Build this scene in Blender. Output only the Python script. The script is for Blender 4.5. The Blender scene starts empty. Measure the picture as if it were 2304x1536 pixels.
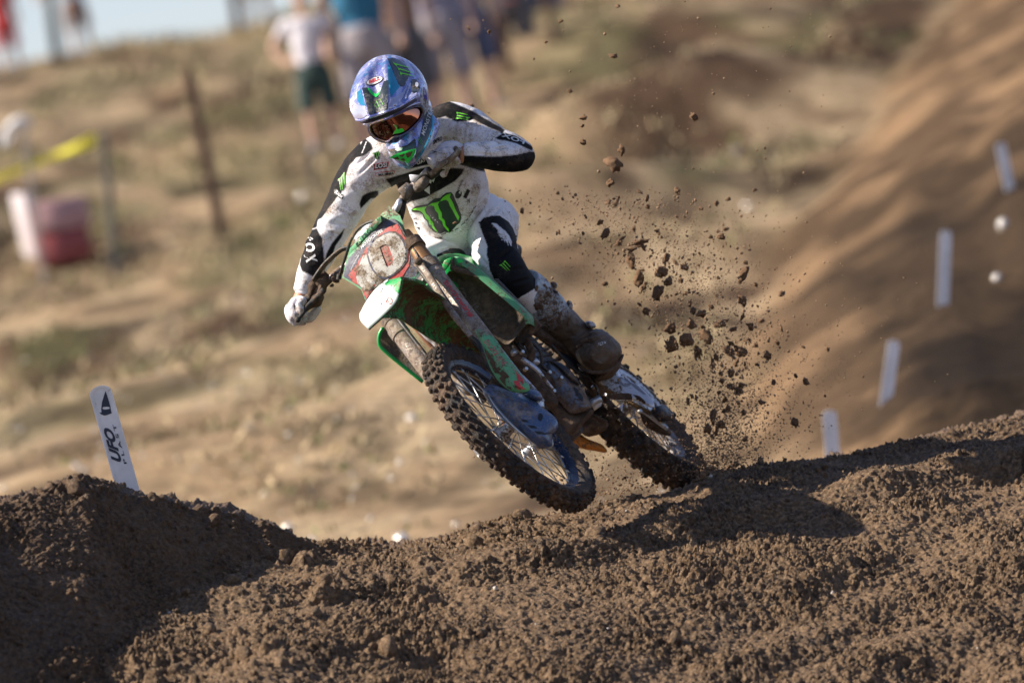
import bpy, math, random
import numpy as np
from mathutils import Vector, Matrix
from mathutils.bvhtree import BVHTree
R = math.radians
sc = bpy.context.scene

# ------------------------------------------------------------------ camera
PITCH, ROLL, DIST = R(1.5), R(9.0), 25.0
PXM = 768.0                                   # photo pixels per metre at the rider
_f = np.array([0, math.cos(PITCH), math.sin(PITCH)])
_u0 = np.array([0, -math.sin(PITCH), math.cos(PITCH)])
_r0 = np.array([1.0, 0, 0])
CR = math.cos(ROLL) * _r0 - math.sin(ROLL) * _u0
CU = math.sin(ROLL) * _r0 + math.cos(ROLL) * _u0
CF = _f
S0 = np.array([0, 0, 0.55])
CAM = S0 - DIST * CF
cam = bpy.data.cameras.new('camera')
cam.lens = 300.0; cam.sensor_width = 36.0
cam.clip_start = 0.5; cam.clip_end = 3000
cam.dof.use_dof = True; cam.dof.focus_distance = DIST + 0.25; cam.dof.aperture_fstop = 3.5
camo = bpy.data.objects.new('camera', cam)
m = Matrix.Identity(4)
for i in range(3):
    m[i][0], m[i][1], m[i][2], m[i][3] = CR[i], CU[i], -CF[i], CAM[i]
camo.matrix_world = m
sc.collection.objects.link(camo); sc.camera = camo

# ------------------------------------------------------------------ light
SUN_T = np.array([0.87, -0.47, 0.0])          # travel of the light: right, up, towards camera
SUN_T = SUN_T / np.linalg.norm(SUN_T)
sunw = SUN_T[0] * CR + SUN_T[1] * CU - SUN_T[2] * CF
to_sun = -sunw
EL = math.asin(to_sun[2]); AZ = math.atan2(to_sun[0], to_sun[1])
world = bpy.data.worlds.new('World'); sc.world = world; world.use_nodes = True
nt = world.node_tree; nt.nodes.clear()
sky = nt.nodes.new('ShaderNodeTexSky'); sky.sky_type = 'NISHITA'; sky.sun_disc = False
sky.sun_elevation = EL; sky.sun_rotation = AZ; sky.air_density = 1.0; sky.dust_density = 0.2; sky.ozone_density = 1.5
bg = nt.nodes.new('ShaderNodeBackground'); bg.inputs[1].default_value = 0.070
wo = nt.nodes.new('ShaderNodeOutputWorld')
tint = nt.nodes.new('ShaderNodeMix'); tint.data_type = 'RGBA'; tint.blend_type = 'MULTIPLY'; tint.inputs[0].default_value = 1.0; tint.inputs[7].default_value = (1.06, .95, 1.03, 1)
nt.links.new(sky.outputs[0], tint.inputs[6]); nt.links.new(tint.outputs[2], bg.inputs[0]); nt.links.new(bg.outputs[0], wo.inputs[0])
sl = bpy.data.lights.new('sun', 'SUN'); sl.energy = 5.0; sl.angle = R(0.6); sl.color = (1.0, 0.89, 0.74)
so = bpy.data.objects.new('sun', sl)
so.rotation_euler = Vector(tuple(-sunw)).to_track_quat('Z', 'Y').to_euler()
so.location = (0, 0, 30); sc.collection.objects.link(so)
sc.view_settings.view_transform = 'Standard'; sc.view_settings.look = 'None'
sc.view_settings.exposure = 1.0; sc.view_settings.gamma = 1.0
sc.cycles.use_denoising = True
sc.cycles.max_bounces = 6; sc.cycles.diffuse_bounces = 3

# ------------------------------------------------------------------ helpers
def px(x, y, d=0.0):
    """photo pixel and depth towards the camera (m, 0 = rider's plane) -> view-space metres"""
    x = np.asarray(x, float); y = np.asarray(y, float); d = np.asarray(d, float)
    k = (DIST - d) / DIST / PXM
    return np.stack(np.broadcast_arrays((x - 1152) * k, -(y - 768) * k, d), -1)
def tow(v):
    """view-space metres -> world"""
    v = np.asarray(v, float)
    return S0 + v[..., 0:1] * CR + v[..., 1:2] * CU - v[..., 2:3] * CF
def fromw(w):
    q = np.asarray(w, float) - S0
    return np.stack([q @ CR, q @ CU, -(q @ CF)], -1)
def topx(v):
    v = np.asarray(v, float); k = DIST / (DIST - v[..., 2]) * PXM
    return np.stack([1152 + v[..., 0] * k, 768 - v[..., 1] * k], -1)
def nrm(v):
    v = np.asarray(v, float); return v / (np.linalg.norm(v, axis=-1, keepdims=True) + 1e-12)

def _hash(ix, iy, iz, seed):
    n = (ix.astype(np.int64) * 374761393 + iy.astype(np.int64) * 668265263 + iz.astype(np.int64) * 2147483647 + seed * 974711) & 0xffffffff
    n = ((n ^ (n >> 13)) * 1274126177) & 0xffffffff
    n = (n ^ (n >> 16)) & 0xffffffff
    return n / 4294967295.0
def vnoise(P, scale=1.0, seed=0):
    P = np.asarray(P, float) * scale
    i = np.floor(P).astype(np.int64); f = P - i; f = f * f * (3 - 2 * f)
    out = 0
    for a in (0, 1):
        for b in (0, 1):
            for c in (0, 1):
                w = (f[..., 0] if a else 1 - f[..., 0]) * (f[..., 1] if b else 1 - f[..., 1]) * (f[..., 2] if c else 1 - f[..., 2])
                out = out + w * _hash(i[..., 0] + a, i[..., 1] + b, i[..., 2] + c, seed)
    return out * 2 - 1
def fbm(P, scale=1.0, octv=4, seed=0, gain=0.5):
    s = 0; a = 1.0
    for k in range(octv):
        s = s + a * vnoise(P, scale * 2 ** k, seed + 17 * k); a *= gain
    return s

def link(o, parent=None):
    sc.collection.objects.link(o)
    if parent is not None: o.parent = parent
    return o
def tag(o, label=None, cat=None, group=None, kind=None):
    if label: o['label'] = label
    if cat: o['category'] = cat
    if group: o['group'] = group
    if kind: o['kind'] = kind
    return o
def origin_of(o):
    l = np.zeros(3)
    while o is not None:
        l = l + np.array(o.location); o = o.parent
    return l
def mesh(name, V, F, mat, parent=None, smooth=True, col=None, world_in=False, sharp=None, loc=None):
    """V in view-space (or world if world_in)"""
    V = np.asarray(V, float).reshape(-1, 3)
    W = V if world_in else tow(V)
    org = origin_of(parent) if parent is not None else (np.asarray(loc, float) if loc is not None else W.mean(0))
    me = bpy.data.meshes.new(name)
    me.from_pydata((W - org).tolist(), [], [list(map(int, f)) for f in F])
    if smooth: me.polygons.foreach_set('use_smooth', [True] * len(me.polygons))
    if sharp is not None and smooth:
        me.set_sharp_from_angle(angle=R(sharp))
    if mat is not None:
        for mm in (mat if isinstance(mat, (list, tuple)) else [mat]): me.materials.append(mm)
    if col is not None:
        ca = me.color_attributes.new('Col', 'FLOAT_COLOR', 'POINT')
        c = np.ones((len(W), 4)); c[:, :3] = col
        ca.data.foreach_set('color', c.ravel())
    me.update()
    o = bpy.data.objects.new(name, me)
    if parent is None: o.location = org
    return link(o, parent)
def thing(name, label, cat, locw, group=None):
    o = bpy.data.objects.new(name, None); o.location = tuple(locw); o.empty_display_size = .05
    sc.collection.objects.link(o); tag(o, label, cat, group)
    return o
def fastmesh(name, W, quads, mat, col=None, smooth=True, loc=None):
    """big quad or triangle mesh from numpy arrays in world space"""
    W = np.asarray(W, float); n = quads.shape[1]
    org = W.mean(0) if loc is None else np.asarray(loc, float)
    me = bpy.data.meshes.new(name)
    me.vertices.add(len(W)); me.vertices.foreach_set('co', (W - org).ravel())
    me.loops.add(quads.size); me.loops.foreach_set('vertex_index', quads.ravel().astype(np.int32))
    me.polygons.add(len(quads)); me.polygons.foreach_set('loop_start', (np.arange(len(quads)) * n).astype(np.int32))
    if smooth: me.polygons.foreach_set('use_smooth', np.ones(len(quads), bool))
    me.update(calc_edges=True); me.validate()
    if mat: me.materials.append(mat)
    if col is not None:
        ca = me.color_attributes.new('Col', 'FLOAT_COLOR', 'POINT')
        c = np.ones((len(W), 4)); c[:, :3] = col; ca.data.foreach_set('color', c.ravel())
    o = bpy.data.objects.new(name, me); o.location = org
    return link(o)
def gridq(nr, nc):
    i = np.arange(nr - 1)[:, None] * nc + np.arange(nc - 1)[None]
    i = i.ravel()
    return np.stack([i, i + 1, i + nc + 1, i + nc], -1)

# geometry pieces: each returns (V, F); join() merges them into one mesh
def join(*parts):
    V, F, n = [], [], 0
    for v, f in parts:
        V.append(np.asarray(v, float).reshape(-1, 3)); F += [[i + n for i in q] for q in f]; n += len(V[-1])
    return np.concatenate(V), F
def catmull(P, n):
    P = np.asarray(P, float)
    if len(P) < 3: 
        t = np.linspace(0, 1, n)[:, None]; return P[0] * (1 - t) + P[-1] * t
    Q = np.vstack([2 * P[0] - P[1], P, 2 * P[-1] - P[-2]])
    out = []; m_ = len(P) - 1
    for t in np.linspace(0, m_, n):
        i = min(int(t), m_ - 1); u = t - i
        a, b, c, d = Q[i], Q[i + 1], Q[i + 2], Q[i + 3]
        out.append(.5 * (2 * b + (c - a) * u + (2 * a - 5 * b + 4 * c - d) * u * u + (3 * b - a - 3 * c + d) * u ** 3))
    return np.array(out)
def tube(P, rad, n=12, res=None, caps=True, flat=None, ref=None):
    """sweep; rad scalar/list; flat = list of ratio of the second axis; ref = reference direction of the first axis normal"""
    P = np.asarray(P, float); rad = np.ones(len(P)) * np.asarray(rad, float)
    fl = np.ones(len(P)) if flat is None else np.ones(len(P)) * np.asarray(flat, float)
    if res:
        Q = catmull(np.column_stack([P, rad, fl]), res); P, rad, fl = Q[:, :3], Q[:, 3], Q[:, 4]
    T = nrm(np.gradient(P, axis=0))
    r0 = np.array(ref if ref is not None else (0, 0, 1.0), float)
    if ref is None and abs(T[0] @ r0) > .95: r0 = np.array([0, 1.0, 0])
    V = []; prev = None
    for k in range(len(P)):
        base = r0 if (ref is not None or prev is None) else prev
        b = nrm(base - (base @ T[k]) * T[k]); a = np.cross(T[k], b); prev = b
        th = np.linspace(0, 2 * math.pi, n, endpoint=False)[:, None]
        V.append(P[k] + rad[k] * (np.cos(th) * a + np.sin(th) * b * fl[k]))
    V = np.concatenate(V); F = []
    for k in range(len(P) - 1):
        for j in range(n):
            F.append([k * n + j, k * n + (j + 1) % n, (k + 1) * n + (j + 1) % n, (k + 1) * n + j])
    if caps:
        F.append(list(range(n))[::-1]); F.append([(len(P) - 1) * n + j for j in range(n)])
    return V, F
def box(c, ax, size, taper=1.0, bev=0.0):
    """c centre, ax 3 axes rows, size full lengths; taper scales the +third-axis face; bev chamfers"""
    c = np.asarray(c, float); ax = nrm(np.asarray(ax, float)); s = np.asarray(size, float) / 2
    if bev <= 0:
        V = []
        for z in (-1, 1):
            k = taper if z > 0 else 1
            for x, y in ((-1, -1), (1, -1), (1, 1), (-1, 1)):
                V.append(c + ax[0] * s[0] * x * k + ax[1] * s[1] * y * k + ax[2] * s[2] * z)
        return np.array(V), [[3, 2, 1, 0], [4, 5, 6, 7], [0, 1, 5, 4], [1, 2, 6, 5], [2, 3, 7, 6], [3, 0, 4, 7]]
    rings = []
    b = min(bev, s.min() * .9)
    for z, ins in ((-s[2], b), (-s[2] + b, 0), (s[2] - b, 0), (s[2], b)):
        k = taper if z > 0 else 1
        x1, y1 = (s[0] - ins) * k, (s[1] - ins) * k; cb = b * .7
        pts = [(-x1 + cb, -y1), (x1 - cb, -y1), (x1, -y1 + cb), (x1, y1 - cb), (x1 - cb, y1), (-x1 + cb, y1), (-x1, y1 - cb), (-x1, -y1 + cb)]
        rings.append([c + ax[0] * p[0] + ax[1] * p[1] + ax[2] * z for p in pts])
    return loft(rings)
def loft(rings, caps=True, closed=True):
    n = len(rings[0]); V = np.concatenate([np.asarray(r_, float) for r_ in rings]); F = []
    for k in range(len(rings) - 1):
        for j in range(n if closed else n - 1):
            F.append([k * n + j, k * n + (j + 1) % n, (k + 1) * n + (j + 1) % n, (k + 1) * n + j])
    if caps and closed:
        F.append(list(range(n))[::-1]); F.append([(len(rings) - 1) * n + j for j in range(n)])
    return V, F
def ellipsoid(c, ax, rr, nu=24, nv=14):
    ax = nrm(np.asarray(ax, float)); rings = []
    for v in np.linspace(.02, math.pi - .02, nv):
        th = np.linspace(0, 2 * math.pi, nu, endpoint=False)
        rings.append(np.asarray(c) + rr[0] * math.sin(v) * np.cos(th)[:, None] * ax[0] + rr[1] * math.sin(v) * np.sin(th)[:, None] * ax[1] + rr[2] * math.cos(v) * ax[2])
    return loft(rings)
def lathe(c, axis, prof, n=48, ref=None, closed=False):
    """prof: list of (radius, offset along the axis)"""
    axis = nrm(axis); ref = np.array([0, 0, 1.0]) if ref is None else np.asarray(ref, float)
    if abs(nrm(ref) @ axis) > .95: ref = np.array([0, 1.0, 0])
    a = nrm(ref - (ref @ axis) * axis); b = np.cross(axis, a)
    th = np.linspace(0, 2 * math.pi, n, endpoint=False)[:, None]
    rings = [np.asarray(c) + axis * o + r_ * (np.cos(th) * a + np.sin(th) * b) for r_, o in prof]
    if closed: rings.append(rings[0])
    return loft(rings, caps=not closed)
def solid(P, thick, nr=None):
    """P: (R,C,3) grid of points -> thick shell (thickness along local normals)"""
    P = np.asarray(P, float); Rr, Cc = P.shape[:2]
    du = np.gradient(P, axis=1); dv = np.gradient(P, axis=0); N = nrm(np.cross(du, dv))
    A = (P + N * thick / 2).reshape(-1, 3); B = (P - N * thick / 2).reshape(-1, 3)
    n = Rr * Cc; F = []
    for i in range(Rr - 1):
        for j in range(Cc - 1):
            a = i * Cc + j
            F.append([a, a + 1, a + Cc + 1, a + Cc]); F.append([n + a + Cc, n + a + Cc + 1, n + a + 1, n + a])
    edge = [j for j in range(Cc)] + [i * Cc + Cc - 1 for i in range(1, Rr)] + [(Rr - 1) * Cc + j for j in range(Cc - 2, -1, -1)] + [i * Cc for i in range(Rr - 2, 0, -1)]
    for k in range(len(edge)):
        a, b = edge[k], edge[(k + 1) % len(edge)]
        F.append([b, a, n + a, n + b])
    return np.concatenate([A, B]), F
def dense(P, k=3, m_=3):
    """catmull-resample a coarse (R,C,3) grid"""
    P = np.asarray(P, float)
    Q = np.stack([catmull(P[i], (P.shape[1] - 1) * k + 1) for i in range(P.shape[0])])
    return np.stack([catmull(Q[:, j], (P.shape[0] - 1) * m_ + 1) for j in range(Q.shape[1])], 1)
def smooth_poly(P, n, it=1):
    P = np.asarray(P, float)
    for _ in range(it):
        Q = np.roll(P, -1, 0); P = np.stack([P * .75 + Q * .25, P * .25 + Q * .75], 1).reshape(-1, P.shape[1])
    return P
def slab(outline, thick, axis):
    """closed outline (N,3) -> prism centred on it along axis"""
    O = np.asarray(outline, float); a = nrm(axis) * thick / 2
    return loft([O - a, O + a])
def wobble(V, amp, scale, seed=1):
    V = np.asarray(V, float)
    return V + amp * np.stack([vnoise(V, scale, seed), vnoise(V, scale, seed + 5), vnoise(V, scale, seed + 9)], -1)
def remesh(V, F, voxel, smooth_it=4):
    """union of closed pieces as one continuous surface (view-space in and out)"""
    me = bpy.data.meshes.new('tmp'); me.from_pydata(np.asarray(V).tolist(), [], [list(map(int, f)) for f in F])
    o = bpy.data.objects.new('tmp', me); sc.collection.objects.link(o)
    r_ = o.modifiers.new('r', 'REMESH'); r_.mode = 'VOXEL'; r_.voxel_size = voxel
    if smooth_it:
        s = o.modifiers.new('s', 'SMOOTH'); s.factor = .5; s.iterations = smooth_it
    dg = bpy.context.evaluated_depsgraph_get(); ev = o.evaluated_get(dg); m2 = ev.to_mesh()
    n = len(m2.vertices); co = np.empty(n * 3); m2.vertices.foreach_get('co', co); co = co.reshape(-1, 3)
    F2 = [list(p.vertices) for p in m2.polygons]
    nn = np.empty(n * 3); m2.vertices.foreach_get('normal', nn); nn = nn.reshape(-1, 3)
    ev.to_mesh_clear(); bpy.data.objects.remove(o); bpy.data.meshes.remove(me)
    return co, F2, nn
def inpoly(pts, poly):
    pts = np.asarray(pts, float); poly = np.asarray(poly, float)
    x, y = pts[:, 0], pts[:, 1]; c = np.zeros(len(pts), bool)
    j = len(poly) - 1
    for i in range(len(poly)):
        xi, yi = poly[i]; xj, yj = poly[j]
        t = ((yi > y) != (yj > y)) & (x < (xj - xi) * (y - yi) / ((yj - yi) if yj != yi else 1e-9) + xi)
        c ^= t; j = i
    return c

# ------------------------------------------------------------------ materials
def N(nt, t, **kw):
    n = nt.nodes.new(t)
    for k, v in kw.items():
        if k.startswith('i_'):
            n.inputs[k[2:].replace('_', ' ')].default_value = v
        elif k.startswith('p'):
            n.inputs[int(k[1:])].default_value = v
        else: setattr(n, k, v)
    return n
def noise(nt, co, scale, detail=3, rough=.55, vec=None):
    n = N(nt, 'ShaderNodeTexNoise'); n.inputs['Scale'].default_value = scale; n.inputs['Detail'].default_value = detail
    n.inputs['Roughness'].default_value = rough; nt.links.new(co, n.inputs['Vector']); return n.outputs['Fac']
def mrange(nt, v, a, b, c=0.0, d=1.0):
    n = N(nt, 'ShaderNodeMapRange'); n.interpolation_type = 'SMOOTHSTEP'
    for i, x in ((1, a), (2, b), (3, c), (4, d)): n.inputs[i].default_value = x
    nt.links.new(v, n.inputs[0]); return n.outputs[0]
def mixc(nt, fac, a, b):
    n = N(nt, 'ShaderNodeMix', data_type='RGBA')
    for s, v in ((0, fac), (6, a), (7, b)):
        if isinstance(v, (tuple, list)): n.inputs[s].default_value = (*v[:3], 1)
        elif isinstance(v, (int, float)): n.inputs[s].default_value = v
        else: nt.links.new(v, n.inputs[s])
    return n.outputs[2]
def math2(nt, op, a, b):
    n = N(nt, 'ShaderNodeMath', operation=op)
    for i, v in enumerate((a, b)):
        if isinstance(v, (int, float)): n.inputs[i].default_value = v
        else: nt.links.new(v, n.inputs[i])
    return n.outputs[0]
MUD, MUDL = (0.080, 0.046, 0.026), (0.20, 0.138, 0.09)
def mk(name, base=(.5, .5, .5), rough=.5, metal=0.0, mud=0.0, mscale=1.0, mudc=MUD, mudc2=MUDL, bump=.3, var=.12,
       attr=False, cloth=False, coat=0.0, trans=0.0, bscale=60, mudbump=1.0, grain=0.0, soft=.035):
    m_ = bpy.data.materials.new(name); m_.use_nodes = True; nt = m_.node_tree
    b = nt.nodes['Principled BSDF']; tc = N(nt, 'ShaderNodeTexCoord'); co = tc.outputs['Object']
    if attr:
        a = N(nt, 'ShaderNodeVertexColor', layer_name='Col'); col = a.outputs[0]
    else:
        n0 = mrange(nt, noise(nt, co, 9, 4), .3, .7)
        lo = tuple(c * (1 - var) for c in base); hi = tuple(min(1, c * (1 + var)) for c in base)
        col = mixc(nt, n0, lo, hi)
    h = noise(nt, co, bscale, 5, .6)
    rough_s = None
    if mud > 0:
        big = noise(nt, co, 11 * mscale, 5, .62); sm = noise(nt, co, 120 * mscale, 4, .65)
        s = math2(nt, 'ADD', math2(nt, 'MULTIPLY', big, .55), math2(nt, 'MULTIPLY', sm, .45))
        t = .5 + (.5 - mud) * .34
        mask = mrange(nt, s, t - soft, t + soft)
        if attr:
            lum = N(nt, 'ShaderNodeRGBToBW'); nt.links.new(col, lum.inputs[0])
            mask = math2(nt, 'MULTIPLY', mask, mrange(nt, lum.outputs[0], .0, .25, .10, 1.0))
        mc = mixc(nt, mrange(nt, noise(nt, co, 45 * mscale, 4), .35, .65), mudc, mudc2)
        col = mixc(nt, mask, col, mc)
        rr = N(nt, 'ShaderNodeMapRange'); rr.inputs[3].default_value = rough; rr.inputs[4].default_value = .88
        nt.links.new(mask, rr.inputs[0]); rough_s = rr.outputs[0]
        if metal > 0:
            mm = N(nt, 'ShaderNodeMapRange'); mm.inputs[3].default_value = metal; mm.inputs[4].default_value = 0
            nt.links.new(mask, mm.inputs[0]); nt.links.new(mm.outputs[0], b.inputs['Metallic'])
        h = math2(nt, 'ADD', h, math2(nt, 'MULTIPLY', math2(nt, 'MULTIPLY', mask, math2(nt, 'ADD', sm, .4)), 1.6 * mudbump))
    elif metal > 0: b.inputs['Metallic'].default_value = metal
    if grain > 0:
        h = math2(nt, 'ADD', h, math2(nt, 'MULTIPLY', noise(nt, co, 420, 3), grain))
    if cloth:
        w = noise(nt, co, 900, 1); h = math2(nt, 'ADD', h, math2(nt, 'MULTIPLY', w, .25))
    nt.links.new(col, b.inputs['Base Color'])
    if rough_s is not None: nt.links.new(rough_s, b.inputs['Roughness'])
    else: b.inputs['Roughness'].default_value = rough
    bp = N(nt, 'ShaderNodeBump'); bp.inputs['Strength'].default_value = bump; bp.inputs['Distance'].default_value = .004
    nt.links.new(h, bp.inputs['Height']); nt.links.new(bp.outputs[0], b.inputs['Normal'])
    if coat: b.inputs['Coat Weight'].default_value = coat; b.inputs['Coat Roughness'].default_value = .12
    if cloth: b.inputs['Specular IOR Level'].default_value = .18
    if trans: b.inputs['Transmission Weight'].default_value = trans
    return m_
# ------------------------------------------------------------------ ground: far hillside, near berms
def dirt_mat(name, c1, c2, c3, sc_=1.0, bump=.6, spec=.3, rough=.75):
    m_ = bpy.data.materials.new(name); m_.use_nodes = True; nt = m_.node_tree; b = nt.nodes['Principled BSDF']
    co = N(nt, 'ShaderNodeTexCoord').outputs['Object']
    a = mrange(nt, noise(nt, co, 4 * sc_, 5), .35, .65); f = mrange(nt, noise(nt, co, 70 * sc_, 5, .65), .38, .66)
    col = mixc(nt, f, mixc(nt, a, c1, c2), c3)
    sp = mrange(nt, noise(nt, co, 260 * sc_, 2), .70, .76)
    col = mixc(nt, sp, col, (.33, .21, .10))
    nt.links.new(col, b.inputs['Base Color']); b.inputs['Specular IOR Level'].default_value = spec
    nt.links.new(mrange(nt, noise(nt, co, 40, 4), .35, .6, rough - .25, rough + .15), b.inputs['Roughness'])
    h = math2(nt, 'ADD', noise(nt, co, 90 * sc_, 8, .72), math2(nt, 'MULTIPLY', noise(nt, co, 320 * sc_, 4, .6), .5))
    bp = N(nt, 'ShaderNodeBump'); bp.inputs['Strength'].default_value = bump; bp.inputs['Distance'].default_value = .012 / sc_
    nt.links.new(h, bp.inputs['Height']); nt.links.new(bp.outputs[0], b.inputs['Normal'])
    return m_
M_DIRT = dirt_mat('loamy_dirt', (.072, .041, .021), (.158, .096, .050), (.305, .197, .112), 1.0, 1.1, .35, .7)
M_MOUND = dirt_mat('mound_dirt', (.062, .036, .020), (.105, .064, .037), (.17, .108, .064), 1.0, .9)  # darker soil tone for the mound and its rubble
M_CLOD = dirt_mat('clod_dirt', (.10, .050, .025), (.16, .088, .045), (.23, .135, .072), 2.0)

rng = np.random.default_rng(7)
TAB = np.array([(-40, -2.6), (-5, -2.0), (3, -1.75), (6, -1.15), (10, -.10), (16, .55), (23, 1.27), (31, 2.1), (40, 3.05), (52, 4.62), (62, 5.78), (66, 6.15), (72, 5.9), (90, 3.0), (140, -4), (600, -12)])
def hill(x, y):
    x = np.asarray(x, float); y = np.asarray(y, float)
    h = np.interp(y, TAB[:, 0], TAB[:, 1])
    P = np.stack([x, y * .55, x * 0], -1)
    x0 = np.interp(y, [4, 10, 15, 21, 30, 40, 55, 75], [.9, .95, 1.05, 1.35, 2.15, 3.25, 5.0, 8.0])
    amp = np.interp(y, [2, 8, 60, 75, 140], [.05, .10, .26, .2, 3.0]) * (1 - .5 * np.clip((x - x0 + .3) / .6, 0, 1) * (y < 75))
    h = h + amp * fbm(P, .28, 3, 3) + amp * .22 * fbm(P, 1.3, 3, 9)
    # old jumps crossing the slope, and the brown bank that climbs on the right
    for (cx, cy, sx, sy, a, rot) in ((.6, 30, 1.5, 1.3, .40, .45), (.3, 23, 1.3, 1.1, .32, .35), (1.4, 38, 1.8, 1.6, .5, .4), (-.1, 17.5, 1.1, .9, .22, .3), (-2.6, 27, 1.8, 1.1, .2, -.1), (-1.3, 16, 1.3, .8, .15, 0), (-3.4, 45, 2.4, 1.6, .35, 0)):
        u = (x - cx) * math.cos(rot) + (y - cy) * .25 * math.sin(rot); v = (y - cy) - (x - cx) * 1.6 * rot
        h = h + a * np.exp(-(u / sx) ** 2 - (v / sy) ** 2)
    x0 = np.interp(y, [4, 10, 15, 21, 30, 40, 55, 75], [.9, .95, 1.05, 1.35, 2.15, 3.25, 5.0, 8.0])
    t = np.maximum(0, x - x0)
    bank = 1.25 * (1 - np.exp(-t * np.interp(y, [4, 35], [.62, .5])))
    fade = np.clip((y - 2) / 5, 0, 1) * np.clip((75 - y) / 20, 0, 1)
    rills = .018 * np.sin(t * 9 + 2.2 * fbm(P, .7, 2, 4)) * np.clip(t * 2, 0, 1) + .008 * np.sin(t * 23 + 3 * fbm(P, .9, 2, 14)) * np.clip(t * 2, 0, 1)
    h = h + (bank + rills) * fade
    h = h - .35 * np.exp(-((x - 2.55) / .75) ** 2 - ((y - 12) / 5.0) ** 2) * fade
    return h
yy = np.concatenate([np.linspace(-60, 1, 20), np.linspace(1.4, 75, 420), np.linspace(78, 600, 40)])
xx = np.concatenate([-np.geomspace(400, 8, 22), np.linspace(-7.6, 7.6, 190), np.geomspace(8, 400, 22)])
X, Y = np.meshgrid(xx, yy); Z = hill(X, Y)
Pn = np.stack([X, Y * .45, X * 0], -1)
tan = np.array([.39, .275, .165]); brown = np.array([.105, .064, .038]); green = np.array([.11, .125, .05]); straw = np.array([.62, .475, .30])
n1 = np.clip(fbm(Pn, .55, 4, 21) * 2.1 + .46, 0, 1)[..., None]; n2 = (np.clip(fbm(Pn, 1.1, 4, 35) * 2.2 - .36, 0, 1) * np.clip((Y - 9) / 14, .25, 1))[..., None]; n3 = np.clip(fbm(Pn, 1.9, 3, 41) * 1.6 + .1, 0, 1)[..., None]
C = brown * (1 - n1) + tan * n1; C = C * (1 - .55 * n3) + straw * .55 * n3
C = C * (1 - .5 * n2) + green * .5 * n2
n5 = np.clip(fbm(Pn, 2.3, 4, 61, .6) * 2.0 - .1, 0, 1)[..., None]; C = C * (1 - .55 * n5)
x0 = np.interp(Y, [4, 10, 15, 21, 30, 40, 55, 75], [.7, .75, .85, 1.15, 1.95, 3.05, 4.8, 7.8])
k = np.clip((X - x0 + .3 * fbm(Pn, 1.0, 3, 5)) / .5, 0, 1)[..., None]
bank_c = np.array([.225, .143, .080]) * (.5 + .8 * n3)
shade_k = (np.clip((X - 1.15 - .02 * Y + .2 * fbm(Pn, 1.2, 3, 71)) / .35, 0, 1) * np.clip((23 - Y) / 6, 0, 1))[..., None]; bank_c = bank_c * (1 - .76 * shade_k)  # bank's lower right end: its shade painted into the colour
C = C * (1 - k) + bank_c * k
k = (np.clip((13 - Y) / 5, 0, 1) * np.clip((.9 - X) / .8, 0, 1))[..., None]           # packed pale track behind the crest
C = C * (1 - .6 * k) + np.array([.42, .285, .165]) * .6 * k
mg = bpy.data.materials.new('hillside'); mg.use_nodes = True; nt = mg.node_tree; b = nt.nodes['Principled BSDF']
co = N(nt, 'ShaderNodeTexCoord').outputs['Object']; va = N(nt, 'ShaderNodeVertexColor', layer_name='Col').outputs[0]
f = mrange(nt, noise(nt, co, 6, 6, .7), .3, .72, .62, 1.3)
vm = N(nt, 'ShaderNodeVectorMath', operation='SCALE'); nt.links.new(va, vm.inputs[0]); nt.links.new(f, vm.inputs['Scale'])
nt.links.new(vm.outputs[0], b.inputs['Base Color']); b.inputs['Roughness'].default_value = .95; b.inputs['Specular IOR Level'].default_value = .1
bp = N(nt, 'ShaderNodeBump'); bp.inputs['Strength'].default_value = .8; bp.inputs['Distance'].default_value = .08
nt.links.new(noise(nt, co, 9, 7, .7), bp.inputs['Height']); nt.links.new(bp.outputs[0], b.inputs['Normal'])
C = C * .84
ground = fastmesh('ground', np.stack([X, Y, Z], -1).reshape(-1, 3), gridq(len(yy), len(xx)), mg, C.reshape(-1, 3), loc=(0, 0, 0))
tag(ground, kind='structure')

def G(x, y, ymin=7.5, ymax=90):
    """photo pixel -> first point of the hillside on that ray (world), and its depth value d"""
    ys = np.linspace(ymin, ymax, 900); d = -(ys - 0.0) / CF[1]
    P = tow(px(np.full_like(d, x), np.full_like(d, y), d)); hh = hill(P[:, 0], P[:, 1])
    i = np.argmax(P[:, 2] < hh)
    if not (P[:, 2] < hh).any(): i = 640
    return P[i], d[i]

# dry grass tufts all over the hillside (stuff)
nT = 20000
gy = 9 + (rng.random(nT) ** .8) * 58; gx = (rng.random(nT) - .5) * (gy + 25) * .15
ok = (fbm(np.stack([gx, gy * .45, gx * 0], -1), .9, 3, 77) + .15 > rng.random(nT) * .9 - .2) & (gx < np.interp(gy, [4, 10, 15, 21, 30, 40, 55, 75], [.7, .75, .85, 1.15, 1.95, 3.05, 4.8, 7.8]))
gx, gy = gx[ok], gy[ok]; n = len(gx); gz = hill(gx, gy)
bl = 5; V = []; q = np.repeat(np.arange(n), bl); hgt = (.03 + .07 * rng.random(n * bl)) * (.6 + (gy[q] - 9) / 60)
bx = gx[q] + rng.normal(0, .035, n * bl); by = gy[q] + rng.normal(0, .03, n * bl); bz = gz[q] - .01
an = rng.random(n * bl) * 6.28; w = .006 + .01 * rng.random(n * bl); ln = rng.normal(0, .05, (n * bl, 2))
A = np.stack([bx - w * np.cos(an), by - w * np.sin(an), bz], -1); B = np.stack([bx + w * np.cos(an), by + w * np.sin(an), bz], -1); T = np.stack([bx + ln[:, 0], by + ln[:, 1], bz + hgt], -1)
W = np.stack([A, B, T], 1).reshape(-1, 3); tri = np.arange(len(W)).reshape(-1, 3)
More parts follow.
